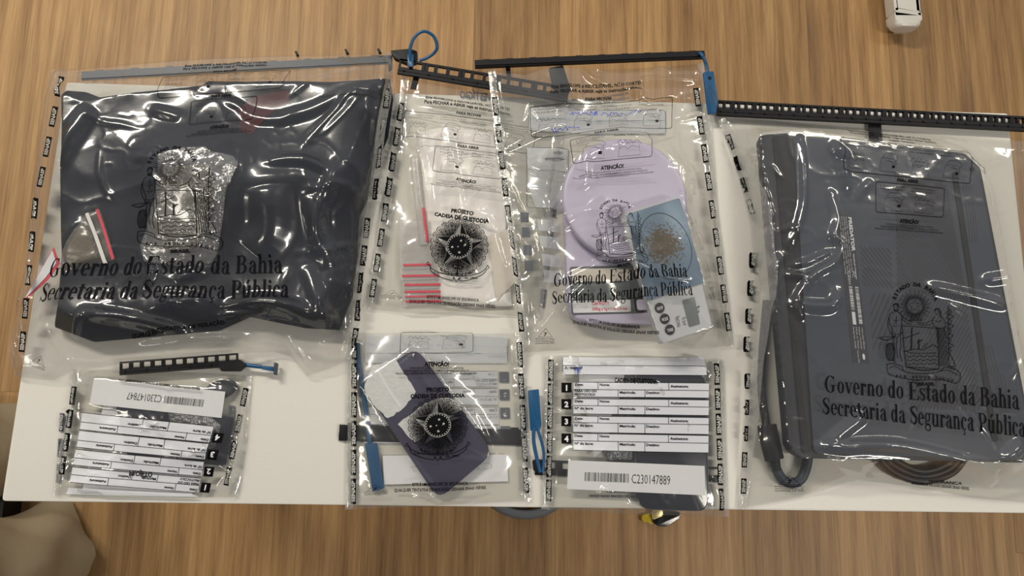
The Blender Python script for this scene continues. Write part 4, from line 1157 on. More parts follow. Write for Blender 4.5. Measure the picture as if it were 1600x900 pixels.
# ================================================================== BAG E (small, upside down, bottom left)
bagE = Bag('small clear evidence bag lying upside down, with number ending 847 and forms',
    [(112, 578), (250, 580), (394, 588)], [(394, 588), (386, 680), (372, 777)],
    [(84, 774), (230, 777), (372, 777)], [(112, 578), (108, 640), (94, 700), (84, 774)], seed=4)
lab = lambda o, l, c: tag(o, l, c)
o = prism('paper_sheet', [(162, 632), (330, 640), (300, 774), (128, 768)], .0028, .0036, M['paper'], bev=0)
tag(o, 'white paper sheet under the black card in the upside down form bag', 'paper'); lay([(162, 632), (330, 640), (300, 774), (128, 768)], .004)
ca = thing('black_card', 'black box with small white icons under the upside down barcode label', 'box', P(255, 680, .004))
prism('body', [(181, 633), (366, 652), (352, 728), (200, 716)], .004, .0085, M['phone'], ca, r=.003, bev=.001); lay([(181, 633), (366, 652), (352, 728), (200, 716)], .009)
k = Ink(); k.rrect(0, 0, 9, 7, 2, 1); k.rrect(22, -3, 28, 6, 2, 1); k.stroke([(24, -3), (25, -6), (27, -3)], 1); k.ring(72, 6, 4, 4, 3, 3)
link('icon', ink_mesh([((k, (0, -6, 80, 10)), [(196, 644), (276, 652), (275, 666), (195, 658)])], flat(.0085), .0085, .0002), M['white_ink'], ca, False)
soft_sheet('foil_pack', [(262, 645), (330, 652), (345, 665), (335, 700), (285, 705), (268, 680)], .0088, .002, M['foil'], seed=21, amp=.0012, wsc=80,
    label='crumpled dark foil picture pack on the black box in the upside down bag', cat='foil')
ov = []
for i in range(28):
    a = 2 * math.pi * i / 28; ov.append((343 + 27 * math.cos(a) - 4 * math.sin(a) * .2, 609 + 15 * math.sin(a) - 6 * math.cos(a)))
o = prism('oval_case', ov, .003, .0075, M['lap_dark'], bev=.002, seg=3)
tag(o, 'dark grey oval disc behind the white barcode label of the upside down bag', 'disc'); lay(ov, .008)
lb = thing('paper_label', 'white barcode label reading upside down C230147847', 'label', P(245, 625, .0098))
lbq = [(147, 591), (352, 612), (346, 653), (140, 631)]
prism('paper', lbq, .0100, .0104, M['paper'], lb, bev=0); lay(lbq, .011)
BC1 = barcode('C230147847')
link('barcode', ink_mesh([(BC1, [(338, 651), (148, 632), (154, 596), (345, 614)])], flat(.0104), .0104, .0002), M['ink_faint'], lb, False)
bagE.drape(n=120, wr=.0005, wscale=14, noise=.003,nf=10, folds=[([(120, 600), (104, 680), (98, 760)], .003, .005), ([(375, 600), (372, 690), (360, 770)], .004, .006), ([(260, 590), (262, 625)], .004, .005), ([(300, 585), (390, 600)], .003, .006), ([(340, 770), (360, 745), (352, 730)], .006, .007)])
EQ = [(348, 776), (108, 758), (130, 622), (370, 640)]
# form is read from the other end: corner order turned by half a turn
EQ = [(352, 782), (103, 770), (128, 622), (367, 657)]
def form(bag, quad, h0, back=False, panel=None, ink=None, digit=None, rows=True, top=True):
    bag.prt('form_panels', [(form_panels(rows, top), quad)], panel or ('panel_back' if back else 'panel'), h0, .0004, back)
    bag.prt('form_lines', [(form_ink(top), quad)], ink or ('ink_back' if back else 'ink'), h0, .0008, back)
    bag.prt('form_digits', [(form_digits(), quad)], digit or 'paper', h0, .0011, back)
form(bagE, [(314.7, 813.4), (97.1, 797.6), (126.7, 640.8), (356.8, 665)], .008, top=False)
k = Ink(); k.poly([(108, 762), (103, 772), (300, 776), (312, 776), (300, 771)])
bagE.prt('form_edge_panel', [((k, ID), IDQ)], 'panel', .004, .0004)
k = Ink(); k.text('PROJETO', 0, 12, 12, width=36, bold=.04)
bagE.prt('printed_title_back', [((k, (0, 0, 36, 13)), [(202, 743), (238, 746), (239, 737), (203, 735)])], 'ink_faint', .006)
k = Ink(); k.text('PINOS ESTÃO PERFEITAMENTE ENCAIXADOS NOS ORIFÍCIOS', 0, 10, 8, width=150, bold=.03)
bagE.prt('printed_note', [((k, (0, 0, 150, 12)), [(312, 611), (186, 596), (186, 591), (313, 605)])], 'ink', .006)
bagE.marks([((117, 600), (96, 745), 4, False), ((386, 600), (352, 765), 4, True)])
bagE.marks([((97, 640), (90, 760), 3, False), ((364, 625), (358, 720), 2, True)], back=True)
lock_bar(bagE, (188, 576), (372, 562), 20, .009, True, 11, thick=.004, small=False)
clip(bagE, [(340, 566), (374, 562), (386, 570), (374, 580), (345, 580)], .007, .0125)
se = thing('security_seal', 'blue seal strap sticking out of the small bar at bottom left', 'seal', P(405, 572, .009))
tube('strap', spline([P(372, 568, .010), P(390, 571, .010), P(408, 573, .010)], 5), .0022, M['blue'], se, 8, .6)
prism('tag', [(408, 571), (430, 573), (430, 581), (408, 577)], .008, .0115, M['blue'], se, r=.001, bev=.0004)
lay([(405, 568), (434, 566), (432, 586), (407, 580)], .0125)
prism('end_flange', [(428, 566), (433, 567), (431, 586), (427, 585)], .006, .013, M['bar_blue'], se, r=.0008, bev=.0003)

# ================================================================== BAG F (purple phone)
bagF = Bag('clear evidence bag of the purple phone with paper tape on its back',
    [(545, 519), (680, 521), (816, 523)], [(816, 523), (824, 650), (831, 783)],
    [(540, 796), (680, 790), (831, 783)], [(545, 519), (542, 650), (540, 796)], seed=5)
lb = thing('paper_label', 'white paper label lying face down under the purple phone', 'label', P(690, 735, .003))
prism('paper', [(598, 712), (792, 710), (794, 752), (600, 757)], .0026, .0030, M['paper'], lb, bev=0)
k = Ink(); k.text('C230147877', 0, 12, 12, width=50, bold=0)
link('mirrored_number', ink_mesh([((k, (0, 0, 50, 14)), [(770, 722), (640, 728), (640, 740), (770, 735)])], flat(.0030), .003, .0002), M['white_ink'], lb, False)
ph = thing('smartphone', 'purple smartphone lying face down with torn paper tape on it', 'phone', P(670, 660, .003))
poly = [(566, 600), (650, 543), (770, 708), (685, 780)]
hph = .0125
prism('body', poly, .0035, hph, M['purple'], ph, r=.013, bev=.0022, seg=3); lay([(562, 601), (650, 538), (775, 708), (685, 786)], hph + .0008)
prism('metal_rim', [(565, 601), (650, 542), (771, 708), (685, 781)], .0055, .0100, M['chrome'], ph, r=.0135, bev=.0008)
def tape(pts, label, seed, m=None):
    rs = random.Random(seed); out = []
    for i in range(len(pts)):
        a = Vector(pts[i]); b = Vector(pts[(i + 1) % len(pts)])
        n = max(2, int((b - a).length / 5))
        for j in range(n):
            q = a.lerp(b, j / n); out.append((q.x + rs.uniform(-1, 1), q.y + rs.uniform(-1, 1)))
    o = prism('paper_tape', out, hph + .0001, hph + .0007, M['tape'], None, bev=0); tag(o, label, 'tape', None); return o
t1 = tape([(570, 602), (582, 572), (604, 565), (618, 562), (650, 612), (628, 640), (606, 654), (590, 640), (571, 615)], 'larger torn piece of white paper tape on the purple phone', 3)
k = Ink(); k.stroke([(590, 578), (606, 606), (626, 636)], 4)
link('tape_crease', ink_mesh([((k, ID), IDQ)], flat(hph + .0007), hph + .0007, .0003), M['paper'], t1, False)
tape([(622, 662), (665, 630), (690, 620), (712, 625), (722, 640), (690, 660), (648, 692), (636, 680)], 'smaller torn piece of white paper tape under the printed arms', 8)
lay([(570, 602), (618, 562), (720, 630), (720, 645), (648, 692)], hph + .0014)
# blue strap seal
se = thing('security_seal', 'long blue strap seal down the left side of the purple phone bag', 'seal', P(580, 680, .003))
tube('strap', spline([P(559, 536, .0045), P(562, 580, .0045), P(572, 645, .0045), P(578, 698, .0045)], 8), .0024, M['blue'], se, 8, .5)
prism('tag', [(570, 694), (589, 692), (600, 763), (582, 768)], .003, .0065, M['blue'], se, r=.001, bev=.0005); lay([(570, 694), (589, 692), (600, 763), (582, 768)], .007); lay([(557, 536), (562, 536), (581, 698), (575, 698)], .007)
bagF.drape(n=120, wr=.0003, wscale=12, noise=.003, nf=8, fold_h=.0016, folds=[([(645, 530), (650, 560)], .003, .004), ([(640, 712), (665, 745), (690, 775)], .002, .004), ([(745, 640), (770, 690)], .0015, .004), ([(560, 780), (700, 778), (820, 772)], .002, .006), ([(760, 610), (815, 605)], .002, .005)])
form(bagF, [(796, 536), (564, 536), (566, 697), (800, 697)], .003, back=True)
k = Ink(); k.rect(572, 523, 793, 540)
bagF.prt('form_panels', [((k, ID), IDQ)], 'panel_back', .003, back=True)
kk = Ink(); kk.merge(INS[0], INS[1], (0, 0, 1, 1))
ki = Ink(); ki.rrect(490, 548, 905, 695, 14, 3); hand_sketch(ki, 530, 560, 130, 110, 0); hand_sketch(ki, 720, 560, 150, 110, 1)
bagF.prt('printed_instructions', [((ki, (490, 548, 905, 695)), [(626, 519), (739, 520), (739, 550), (625, 553)])], 'ink_faint', .006)
k = Ink(); k.text('ATENÇÃO!', 200, 22, 20, width=118, bold=.05, anchor='c')
for i, (t, w) in enumerate((('O PROCESSO DE LACRAÇÃO DO ENVELOPE É DE SUA TOTAL', 260), ('RESPONSABILIDADE, APÓS O FECHAMENTO VERIFIQUE SE TODOS OS', 310), ('PINOS ESTÃO PERFEITAMENTE ENCAIXADOS NOS ORIFÍCIOS DA FECHADURA.', 390))):
    k.text(t, 200, 34 + i * 12, 9, width=w, bold=.02, anchor='c')
bagF.prt('printed_warning', [((k, (0, 0, 400, 62)), [(617, 565), (747, 565), (747, 586), (617, 587)])], 'ink', .012)
bagF.prt('printed_title', [(PROJ, [(640, 605), (728, 605), (728, 622), (640, 624)])], 'ink', .012)
national_arms(bagF, [(632, 616), (736, 616), (736, 712), (632, 714)], .0125)
bagF.prt('printed_footer', [(FOOT, [(616, 753), (760, 749), (760, 765), (616, 770)]), (REC, [(569, 757), (605, 756), (606, 772), (569, 774)])], 'ink', .004)
bagF.marks([((554, 520), (552, 790), 6, True), ((811, 530), (823, 775), 5, False)], h0=.003, lpx=40)
lock_bar(bagF, (530, 676), (822, 684), 24, .0010, False, 8, 'bar', .0016)
se_clip = clip(bagF, [(531, 664), (543, 664), (543, 688), (531, 688)], .0, .004, 'bar')

# ================================================================== BAG G (dark phone with barcode strip)
bagG = Bag('clear evidence bag with custody form rows and barcode C230147889 over a dark phone',
    [(852, 557), (990, 556), (1132, 563)], [(1132, 563), (1134, 680), (1138, 807)],
    [(846, 797), (990, 805), (1090, 807), (1138, 809)], [(852, 557), (850, 680), (846, 795)], seed=6)
soft_sheet('foil_scrap', [(932, 600), (992, 585), (998, 660), (990, 720), (950, 722), (938, 680)], .0024, .004, M['foil'], seed=31, amp=.002, wsc=70,
    label='crumpled foil wrapper left of the dark phone under the form rows', cat='foil')
soft_sheet('paper_scrap', [(905, 575), (978, 570), (972, 612), (955, 650), (960, 690), (928, 715), (922, 660), (905, 620)], .0070, .0008, M['paper'], seed=33, amp=.0006,
    label='white torn paper lying on the foil wrapper under the form rows', cat='paper')
ph = thing('smartphone', 'dark blue smartphone beneath the form rows and barcode strip', 'phone', P(1052, 690, .003))
pq = [(995, 578), (1102, 582), (1108, 799), (998, 795)]
hp2 = .0115
prism('body', pq, .0025, hp2, M['phone'], ph, r=.013, bev=.002, seg=3); lay([(992, 574), (1105, 578), (1111, 803), (995, 799)], hp2 + .0008)
prism('metal_rim', [(994.5, 577.5), (1102.5, 581.5), (1108.5, 799.5), (997.5, 795.5)], .0045, .0085, M['chrome'], ph, r=.0135, bev=.0008)
lb = thing('paper_label', 'white strip label with barcode C230147889 across the dark phone', 'label', P(990, 745, .0125))
lq = [(888, 719), (1101, 728), (1102, 774), (886, 764)]
prism('paper', lq, hp2 + .0010, hp2 + .0014, M['paper'], lb, bev=0); lay(lq, hp2 + .0022)
BC2 = barcode('C230147889', (0, 0, 640, 150), 80)
link('barcode', ink_mesh([(BC2, [(888, 721), (1100, 729), (1101, 775), (886, 766)])], flat(hp2 + .0014), hp2 + .0014, .0002), M['ink_faint'], lb, False)
bagG.drape(n=120, wr=.0003, wscale=12, noise=.003, nf=8, fold_h=.0016, folds=[([(930, 780), (945, 762), (955, 795)], .004, .005), ([(975, 780), (985, 800)], .004, .005), ([(1108, 580), (1118, 590)], .004, .006), ([(1110, 740), (1130, 800)], .005, .006), ([(870, 640), (920, 665)], .003, .005), ([(860, 575), (1000, 562), (1120, 570)], .003, .006)])
form(bagG, [(875.5, 556), (1108, 557), (1109, 711), (875.5, 706)], .010)
k = Ink(); k.text('CADEIA DE CUSTÓDIA', 0, 12, 12, width=66, bold=.04)
bagG.prt('printed_title', [((k, (0, 0, 66, 13)), [(960, 590), (1027, 592), (1027, 600), (960, 598)])], 'ink', .009)
bagG.prt('printed_footer_back', [(FOOT, [(1060, 765), (920, 765), (920, 778), (1060, 780)])], 'ink_back', .002, back=True)
k = Ink(); scribble(k, 896, 580, 908, 576, 9, 5); scribble(k, 900, 590, 902, 576, 5, 3)
bagG.prt('pen_writing', [((k, ID), IDQ)], 'blue_pen', .006)
bagG.marks([((861, 560), (857, 785), 6, False), ((1119, 565), (1128, 800), 6, True)], lpx=34)
lock_bar(bagG, (836, 730), (1130, 742), 23, .0010, True, 8, 'bar', .0016, small=False)
se = thing('security_seal', 'blue tag seal with a looped strap between the two phone bags', 'seal', P(835, 650, .003))
prism('tag', [(825, 610), (842, 608), (846, 664), (843, 674), (829, 673)], .0075, .0115, M['blue'], se, r=.001, bev=.0005)
tube('strap', spline([P(834, 668, .0105), P(834, 690, .0115), P(838, 712, .0115), P(844, 738, .0105)], 6), .0020, M['blue'], se, 8, .6)
tube('strap', spline([P(839, 668, .0105), P(846, 690, .0115), P(850, 712, .0115), P(848, 738, .0105)], 6), .0016, M['blue'], se, 8, .6)
prism('clasp', [(832, 720), (840, 716), (852, 724), (850, 738), (834, 736)], .006, .011, M['bar'], se, r=.001, bev=.0006)

# ================================================================== BAG A (garment)
bagA = Bag('large clear evidence bag stuffed with a dark navy garment, at the left',
    [(85, 112), (160, 106), (240, 98), (330, 92), (450, 88), (613, 85)], [(613, 85), (617, 150), (603, 230), (592, 300), (577, 380), (567, 450), (564, 520), (552, 562)],
    [(28, 588), (60, 593), (92, 594), (115, 583), (200, 570), (300, 560), (430, 550), (456, 558), (480, 588), (520, 575), (552, 562)],
    [(85, 112), (75, 150), (62, 250), (50, 350), (40, 430), (25, 520), (18, 552), (28, 588)], seed=7, res=.0018)
gar = thing('folded_garment', 'dark navy folded garment filling the large bag at the left', 'garment', P(320, 320, .003))
gout = [(84, 140), (95, 132), (125, 134), (148, 143), (172, 139), (205, 134), (245, 131), (310, 124), (318, 117), (460, 117), (520, 119), (607, 113), (611, 140), (603, 200), (582, 250), (570, 300), (556, 330), (552, 400), (548, 450), (524, 511), (470, 508), (430, 500), (380, 490), (330, 512), (220, 522), (130, 530), (72, 508), (78, 470), (84, 400), (84, 330), (82, 250), (84, 200)]
gh = .040
gxy = pxpoly(gout, .030)
def garment_height(x, y):
    edge, _ = dist_poly(x, y, gxy + [gxy[0]])
    e = np.clip(edge / .022, 0, 1) ** .6
    b = .027 + .010 * fbm(x * 7, y * 7, 71, 2) + .004 * ridged(x * 11, y * 9, 77, 3)
    # flap along the lower right fold, dip across the middle
    for pts, hh, ww in (([(330, 300), (450, 285), (560, 300)], .010, .035), ([(100, 330), (200, 250), (330, 250)], .006, .03), ([(130, 500), (300, 500), (520, 470)], .008, .035), ([(540, 160), (470, 260), (400, 300)], .007, .03)):
        d, _ = dist_poly(x, y, pxpoly(pts, .04)); b = b + hh * np.exp(-(d / ww) ** 2)
    return b * (.25 + .75 * e)
bm = bmesh.new()
a = np.array(gxy); x0, y0 = a.min(0); x1, y1 = a.max(0)
nx, ny = int((x1 - x0) / .0035), int((y1 - y0) / .0035)
f = bm.faces.new([bm.verts.new((p[0], p[1], 0)) for p in gxy])
for i in range(1, nx): bmesh.ops.bisect_plane(bm, geom=bm.verts[:] + bm.edges[:] + bm.faces[:], plane_co=(x0 + (x1 - x0) * i / nx, 0, 0), plane_no=(1, 0, 0))
for i in range(1, ny): bmesh.ops.bisect_plane(bm, geom=bm.verts[:] + bm.edges[:] + bm.faces[:], plane_co=(0, y0 + (y1 - y0) * i / ny, 0), plane_no=(0, 1, 0))
co = np.array([v.co[:] for v in bm.verts]); zz = garment_height(co[:, 0], co[:, 1])
for v, z in zip(bm.verts, zz): v.co.z = T + .003 + z
r = bmesh.ops.extrude_face_region(bm, geom=bm.faces[:])
for v in [g for g in r['geom'] if isinstance(g, bmesh.types.BMVert)]: v.co.z = T + .0028
from_bm('folded_body', bm, M['cloth'], gar, True, 60)
mg = inside(gxy, XX, YY); H[mg] = np.maximum(H[mg], .003 + garment_height(XX[mg], YY[mg]))
def gar_panel(name, pts, th, m, cell=.004):
    xy = pxpoly(pts, .040)
    bm = bmesh.new(); bm.faces.new([bm.verts.new((p[0], p[1], 0)) for p in xy])
    for _ in range(5):
        es = [e for e in bm.edges if e.calc_length() > cell]
        if not es: break
        bmesh.ops.triangulate(bm, faces=bm.faces[:]); bmesh.ops.subdivide_edges(bm, edges=[e for e in bm.edges if e.calc_length() > cell], cuts=1)
    co = np.array([v.co[:] for v in bm.verts]); zz = sample(H, co[:, 0], co[:, 1])
    for v, z in zip(bm.verts, zz): v.co.z = T + z + .0004
    r = bmesh.ops.extrude_face_region(bm, geom=bm.faces[:])
    for v in [g for g in r['geom'] if isinstance(g, bmesh.types.BMVert)]: v.co.z += th
    mk_ = inside(xy, XX, YY); H[mk_] += th + .0006
    return from_bm(name, bm, m, gar, True, 50)
gar_panel('folded_flap', [(316, 122), (455, 121), (600, 120), (590, 150), (470, 152), (452, 140), (318, 146)], .002, M['cloth_flap'])
gar_panel('lower_flap', [(345, 300), (470, 285), (555, 300), (545, 440), (515, 500), (420, 490), (350, 420)], .0025, M['cloth'])
gar_panel('red_print', [(372, 170), (400, 150), (450, 140), (452, 158), (420, 178), (392, 210), (375, 205)], .0004, M['redcloth'])
# crinkled clear packet on the garment
def on_top(name, pts, th, m, seed, amp, h0, parent=None, wsc=60, res=.003):
    """limp packet following what lies below it"""
    xy = pxpoly(pts, h0)
    bm = bmesh.new(); bm.faces.new([bm.verts.new((p[0], p[1], 0)) for p in xy])
    a = np.array(xy); x0, y0 = a.min(0); x1, y1 = a.max(0)
    for i in range(1, int((x1 - x0) / res)): bmesh.ops.bisect_plane(bm, geom=bm.verts[:] + bm.edges[:] + bm.faces[:], plane_co=(x0 + i * res, 0, 0), plane_no=(1, 0, 0))
    for i in range(1, int((y1 - y0) / res)): bmesh.ops.bisect_plane(bm, geom=bm.verts[:] + bm.edges[:] + bm.faces[:], plane_co=(0, y0 + i * res, 0), plane_no=(0, 1, 0))
    co = np.array([v.co[:] for v in bm.verts]); base = sample(grown(), co[:, 0], co[:, 1]) + .0016
    edge, _ = dist_poly(co[:, 0], co[:, 1], xy + [xy[0]]); e = np.clip(edge / .01, 0, 1) ** .6
    w = th * (.2 + .8 * e) + amp * e * (ridged(co[:, 0] * wsc, co[:, 1] * wsc, seed, 3) + fbm(co[:, 0] * wsc * 1.5, co[:, 1] * wsc * 1.5, seed + 4))
    for v, z, ww in zip(bm.verts, base, w): v.co.z = T + z + ww
    r = bmesh.ops.extrude_face_region(bm, geom=bm.faces[:])
    nv = [g for g in r['geom'] if isinstance(g, bmesh.types.BMVert)]
    co2 = np.array([v.co[:] for v in nv]); b2 = sample(grown(), co2[:, 0], co2[:, 1]) + .0014
    for v, z in zip(nv, b2): v.co.z = T + z
    mk_ = inside(xy, XX, YY); H[mk_] += th + amp * 1.3 + .0006
    return from_bm(name, bm, m, parent, True, 70)
pk = thing('herb_packet', 'crinkled clear packet of dried herb on the middle of the navy garment', 'packet', P(290, 310, .04))
on_top('dried_herb', [(258, 262), (330, 262), (342, 300), (322, 352), (306, 388), (238, 388), (232, 350)], .003, M['herb'], 41, .002, .045, pk)
on_top('packet_film', [(247, 238), (285, 231), (320, 229), (331, 238), (366, 245), (374, 258), (358, 300), (350, 340), (334, 395), (325, 408), (270, 412), (218, 405), (212, 380), (236, 320), (246, 270)], .003, M['crinkle'], 43, .005, .047, pk, wsc=45, res=.0022)
# zip bag with herb, at the left edge
zb = thing('zip_bag', 'small zip bag of brown herb with a red edge, left side of the large bag', 'zip bag', P(120, 390, .04))
on_top('dried_herb', [(96, 398), (128, 352), (140, 362), (150, 402), (110, 414)], .002, M['herb'], 47, .001, .04, zb)
on_top('bag_film', [(84, 408), (134, 334), (156, 327), (178, 404), (120, 420), (92, 420)], .002, M['herb_bag'], 49, .002, .042, zb)
on_top('zip_line', [(135, 335), (140, 333), (166, 410), (160, 412)], .0008, M['milky'], 50, .0002, .044, zb, res=.004)
on_top('red_edge', [(151, 329), (155, 327), (178, 403), (174, 406)], .0008, M['red_ink'], 51, .0002, .044, zb, res=.004)
wl = thing('paper_label', 'white paper label with red border at the left edge of the large bag', 'label', P(65, 430, .02))
lay([(38, 472), (84, 388), (92, 412), (72, 440)], .022)
prism('red_border', [(34, 474), (84, 386), (93, 412), (74, 438)], .0228, .0234, M['red_ink'], wl, bev=0)
prism('paper', [(38, 467), (82, 391), (88, 411), (70, 435)], .0236, .0242, M['paper'], wl, bev=0)
lay([(34, 474), (84, 386), (93, 412), (74, 438)], .025)

bagA.flat_under([(320 + (p[0] - 320) * 1.035, 320 + (p[1] - 320) * 1.035) for p in gout], .003)
bagA.drape(n=420, gap=.0025, wr=.0016, wscale=8, noise=.010, fine=.0006, nf=22, fold_h=.0030, mat_top=M['film_heavy'], crink=.0022,
    folds=[([(150, 170), (120, 215), (95, 265)], 0.0092, .016), ([(345, 262), (360, 262)], 0.0023, .01), ([(425, 300), (428, 360), (400, 400)], 0.0138, .030), ([(490, 310), (500, 370), (520, 420)], 0.0092, .016),
           ([(425, 262), (480, 260), (520, 275)], 0.0069, .010), ([(140, 490), (230, 505), (300, 522)], 0.0138, .011), ([(345, 485), (430, 478), (520, 505)], 0.0138, .014), ([(225, 395), (245, 425), (230, 455)], 0.0057, .007),
           ([(280, 440), (325, 425)], 0.0057, .008), ([(480, 415), (500, 470), (515, 505)], 0.0080, .012), ([(110, 530), (140, 490)], 0.0069, .006), ([(60, 500), (90, 560), (95, 590)], 0.0069, .008),
           ([(440, 520), (460, 550), (480, 580)], 0.0069, .008), ([(500, 530), (495, 570)], 0.0057, .007), ([(560, 150), (520, 190), (480, 230)], 0.0069, .010), ([(380, 180), (440, 190), (560, 150)], 0.0046, .012),
           ([(510, 105), (580, 92)], 0.0046, .006), ([(340, 495), (420, 492)], 0.0092, .006), ([(240, 175), (290, 190)], 0.0057, .010), ([(540, 250), (510, 320), (490, 400)], 0.0069, .012),
           ([(200, 545), (320, 530), (430, 525)], 0.0092, .010), ([(250, 480), (320, 470)], 0.0069, .008)])
bagA.prt('printed_instructions', [(INS, [(250, 84), (462, 76), (424, 206), (246, 226)])], 'ink', .030)
bagA.prt('printed_crest', [(CREST, [(208, 232), (368, 232), (354, 396), (196, 400)])], 'ink', .048)
bagA.prt('printed_slogan', [(SLO, [(80, 406), (452, 398), (450, 470), (60, 478)])], 'ink', .048)
k = Ink(); k.text('QUALQUER TENTATIVA DE VIOLAÇÃO', 0, 12, 11, width=120, bold=.03)
bagA.prt('printed_footer', [((k, (0, 0, 120, 14)), [(205, 522), (350, 500), (352, 508), (207, 530)]), (REC, [(52, 552), (78, 560), (70, 580), (44, 570)])], 'ink', .006)
bagA.marks([((98, 112), (60, 300), 4, True), ((57, 300), (33, 560), 5, True), ((607, 130), (585, 320), 4, True), ((575, 335), (553, 550), 5, True)], h0=.006, wpx=9, lpx=32)
lock_bar(bagA, (128, 119), (612, 93), 15, .003, False, 9, 'bar_blue', .0012)
for q in ((463, 84), (541, 81), (592, 80)):
    prism('stud', [(q[0] - 3, q[1] - 4), (q[0], q[1] - 5), (q[0] + 4, q[1] + 2), (q[0], q[1] + 3)], .004, .008, M['bar'], bagA.root, bev=.0003)
clip(bagA, [(610, 79), (640, 76), (652, 80), (652, 96), (640, 100), (616, 90)], .004, .012)
clip(bagA, [(606, 88), (613, 86), (613, 108), (607, 112)], .008, .010, 'lap_dark', 'bar_end')
se = thing('security_seal', 'thin blue seal strap looped over the back table edge', 'seal', P(655, 80, .01))
tube('strap', spline([P(641, 98, .014), P(641, 76, .018), P(648, 58, .022), P(662, 49, .024), P(677, 56, .022), P(683, 72, .018), P(679, 82, .014), P(668, 90, .011), P(655, 95, .010)], 7), .0019, M['blue'], se, 8, .8)
prism('tag', [(637, 84), (646, 84), (646, 104), (637, 104)], .013, .0155, M['blue'], se, r=.0008, bev=.0004)

# ================================================================== BAG D (laptop)
bagD = Bag('large clear evidence bag holding an upturned dark laptop, at the right',
    [(1118, 182), (1300, 196), (1450, 208), (1650, 226)], [(1650, 226), (1670, 500), (1700, 800)],
    [(1152, 796), (1250, 777), (1340, 750), (1420, 760), (1520, 778), (1600, 786), (1700, 800)], [(1118, 182), (1150, 260), (1172, 350), (1180, 450), (1168, 560), (1160, 680), (1152, 796)], seed=8, res=.002)
# power cable and adapter lie under and beside the laptop
pa = thing('power_cable', 'black laptop power cable with a thick plug looping below the laptop', 'cable', P(1230, 720, .003))
tube('cord', spline([P(1198, 470, .010), P(1192, 540, .010), P(1190, 610, .010), P(1198, 668, .010)], 8), .0045, M['rubber'], pa, 10)
tube('plug', spline([P(1198, 664, .011), P(1203, 690, .011), P(1210, 718, .011)], 6), .0105, M['bar'], pa, 14, .85)
tube('strain_relief', [P(1209, 716, .010), P(1214, 735, .010)], [.0065, .0045], M['rubber'], pa, 10)
tube('loop', spline([P(1213, 733, .008), P(1222, 748, .008), P(1236, 755, .008), P(1250, 750, .008), P(1258, 735, .008), P(1262, 715, .008), P(1262, 690, .008)], 8), .0055, M['lap'], pa, 10)
for (r0, dx) in ((1, 0),):
    for q in range(3):
        tube('coil', spline([P(1366 + q * 7, 705, .007 + q * .0), P(1392 + q * 6, 735 - q * 6, .007), P(1440, 752 - q * 8, .007), P(1488 - q * 6, 738 - q * 6, .007), P(1512 - q * 7, 705, .007)], 8), .0042, M['lap_dark'], pa, 10)
lay([(1180, 470), (1205, 470), (1222, 730), (1206, 745), (1186, 690)], .021); lay([(1366, 700), (1512, 700), (1490, 745), (1440, 757), (1390, 745)], .012); lay([(1212, 735), (1240, 760), (1265, 730), (1265, 700), (1215, 700)], .0135)
lp_ = thing('laptop', 'dark grey laptop lying upside down with vents and rating labels showing', 'laptop', P(1400, 460, .014))
hl = .040
outer = [(1187, 210), (1240, 206), (1507, 239), (1531, 262), (1572, 450), (1602, 630), (1614, 700), (1596, 722), (1250, 714), (1234, 700)]
prism('lid', [(1187, 212), (1240, 207), (1508, 240), (1532, 263), (1616, 700), (1598, 723), (1250, 716), (1232, 702)], .014, .0195, M['lap_dark'], lp_, r=.003, bev=.001)
prism('base', [(1190, 211), (1242, 207), (1507, 239), (1531, 262), (1614, 698), (1597, 721), (1251, 714), (1234, 700)], .020, .0375, M['lap_dark'], lp_, r=.004, bev=.0022, seg=3)
cov = [(1240, 210), (1504, 240), (1528, 264), (1611, 696), (1594, 718), (1272, 708)]
prism('bottom_cover', cov, .0376, hl, M['lap'], lp_, r=.004, bev=.0012, seg=2); lay([(1188, 211), (1242, 207), (1507, 239), (1531, 262), (1614, 698), (1597, 721), (1251, 714), (1234, 700)], hl + .001)
prism('hinge_strip', [(1208, 213), (1236, 209), (1268, 706), (1254, 708)], .0376, .0392, M['bar'], lp_, r=.002, bev=.0006)
for q in ([(1222, 350), (1230, 349), (1231, 362), (1223, 363)], [(1240, 522), (1250, 522), (1251, 534), (1241, 534)]):
    prism('foot', q, .0392, .0405, M['rubber'], lp_, r=.002, bev=.0004)
prism('rubber_foot', [(1488, 268), (1496, 269), (1560, 690), (1551, 690)], hl, hl + .0012, M['rubber'], lp_, r=.0015, bev=.0004)
bm = bmesh.new(); bmesh.ops.create_cone(bm, cap_ends=True, segments=12, radius1=.0028, radius2=.0028, depth=.0008, matrix=Matrix.Translation(P(1519, 264, hl + .0003))); from_bm('screw', bm, M['rubber'], lp_)
def hatch(quad, n, w, slant):
    k = Ink()
    for i in range(-n, n * 2):
        a = (i / n, 0.0); b = (i / n + slant, 1.0)
        # clip to 0..1
        t0, t1 = 0.0, 1.0
        if slant != 0:
            lo, hi = (-a[0]) / slant, (1 - a[0]) / slant
            t0, t1 = max(0, min(lo, hi)), min(1, max(lo, hi))
        if t1 - t0 < .03: continue
        k.stroke([(a[0] + slant * t0, t0), (a[0] + slant * t1, t1)], w)
    return (k, (0, 0, 1, 1)), quad
vj = [hatch([(1344, 385), (1392, 388), (1394, 450), (1348, 448)], 7, .05, 1.0), hatch([(1358, 458), (1400, 460), (1404, 548), (1364, 545)], 5, .05, -1.0),
      hatch([(1398, 268), (1478, 280), (1512, 470), (1402, 452)], 22, .02, 1.0), hatch([(1404, 462), (1510, 472), (1534, 640), (1420, 640)], 18, .022, -1.0)]
link('vent_slots', ink_mesh(vj, flat(hl), hl, .0002, .01), M['lap_dark'], lp_, False)
k = Ink()
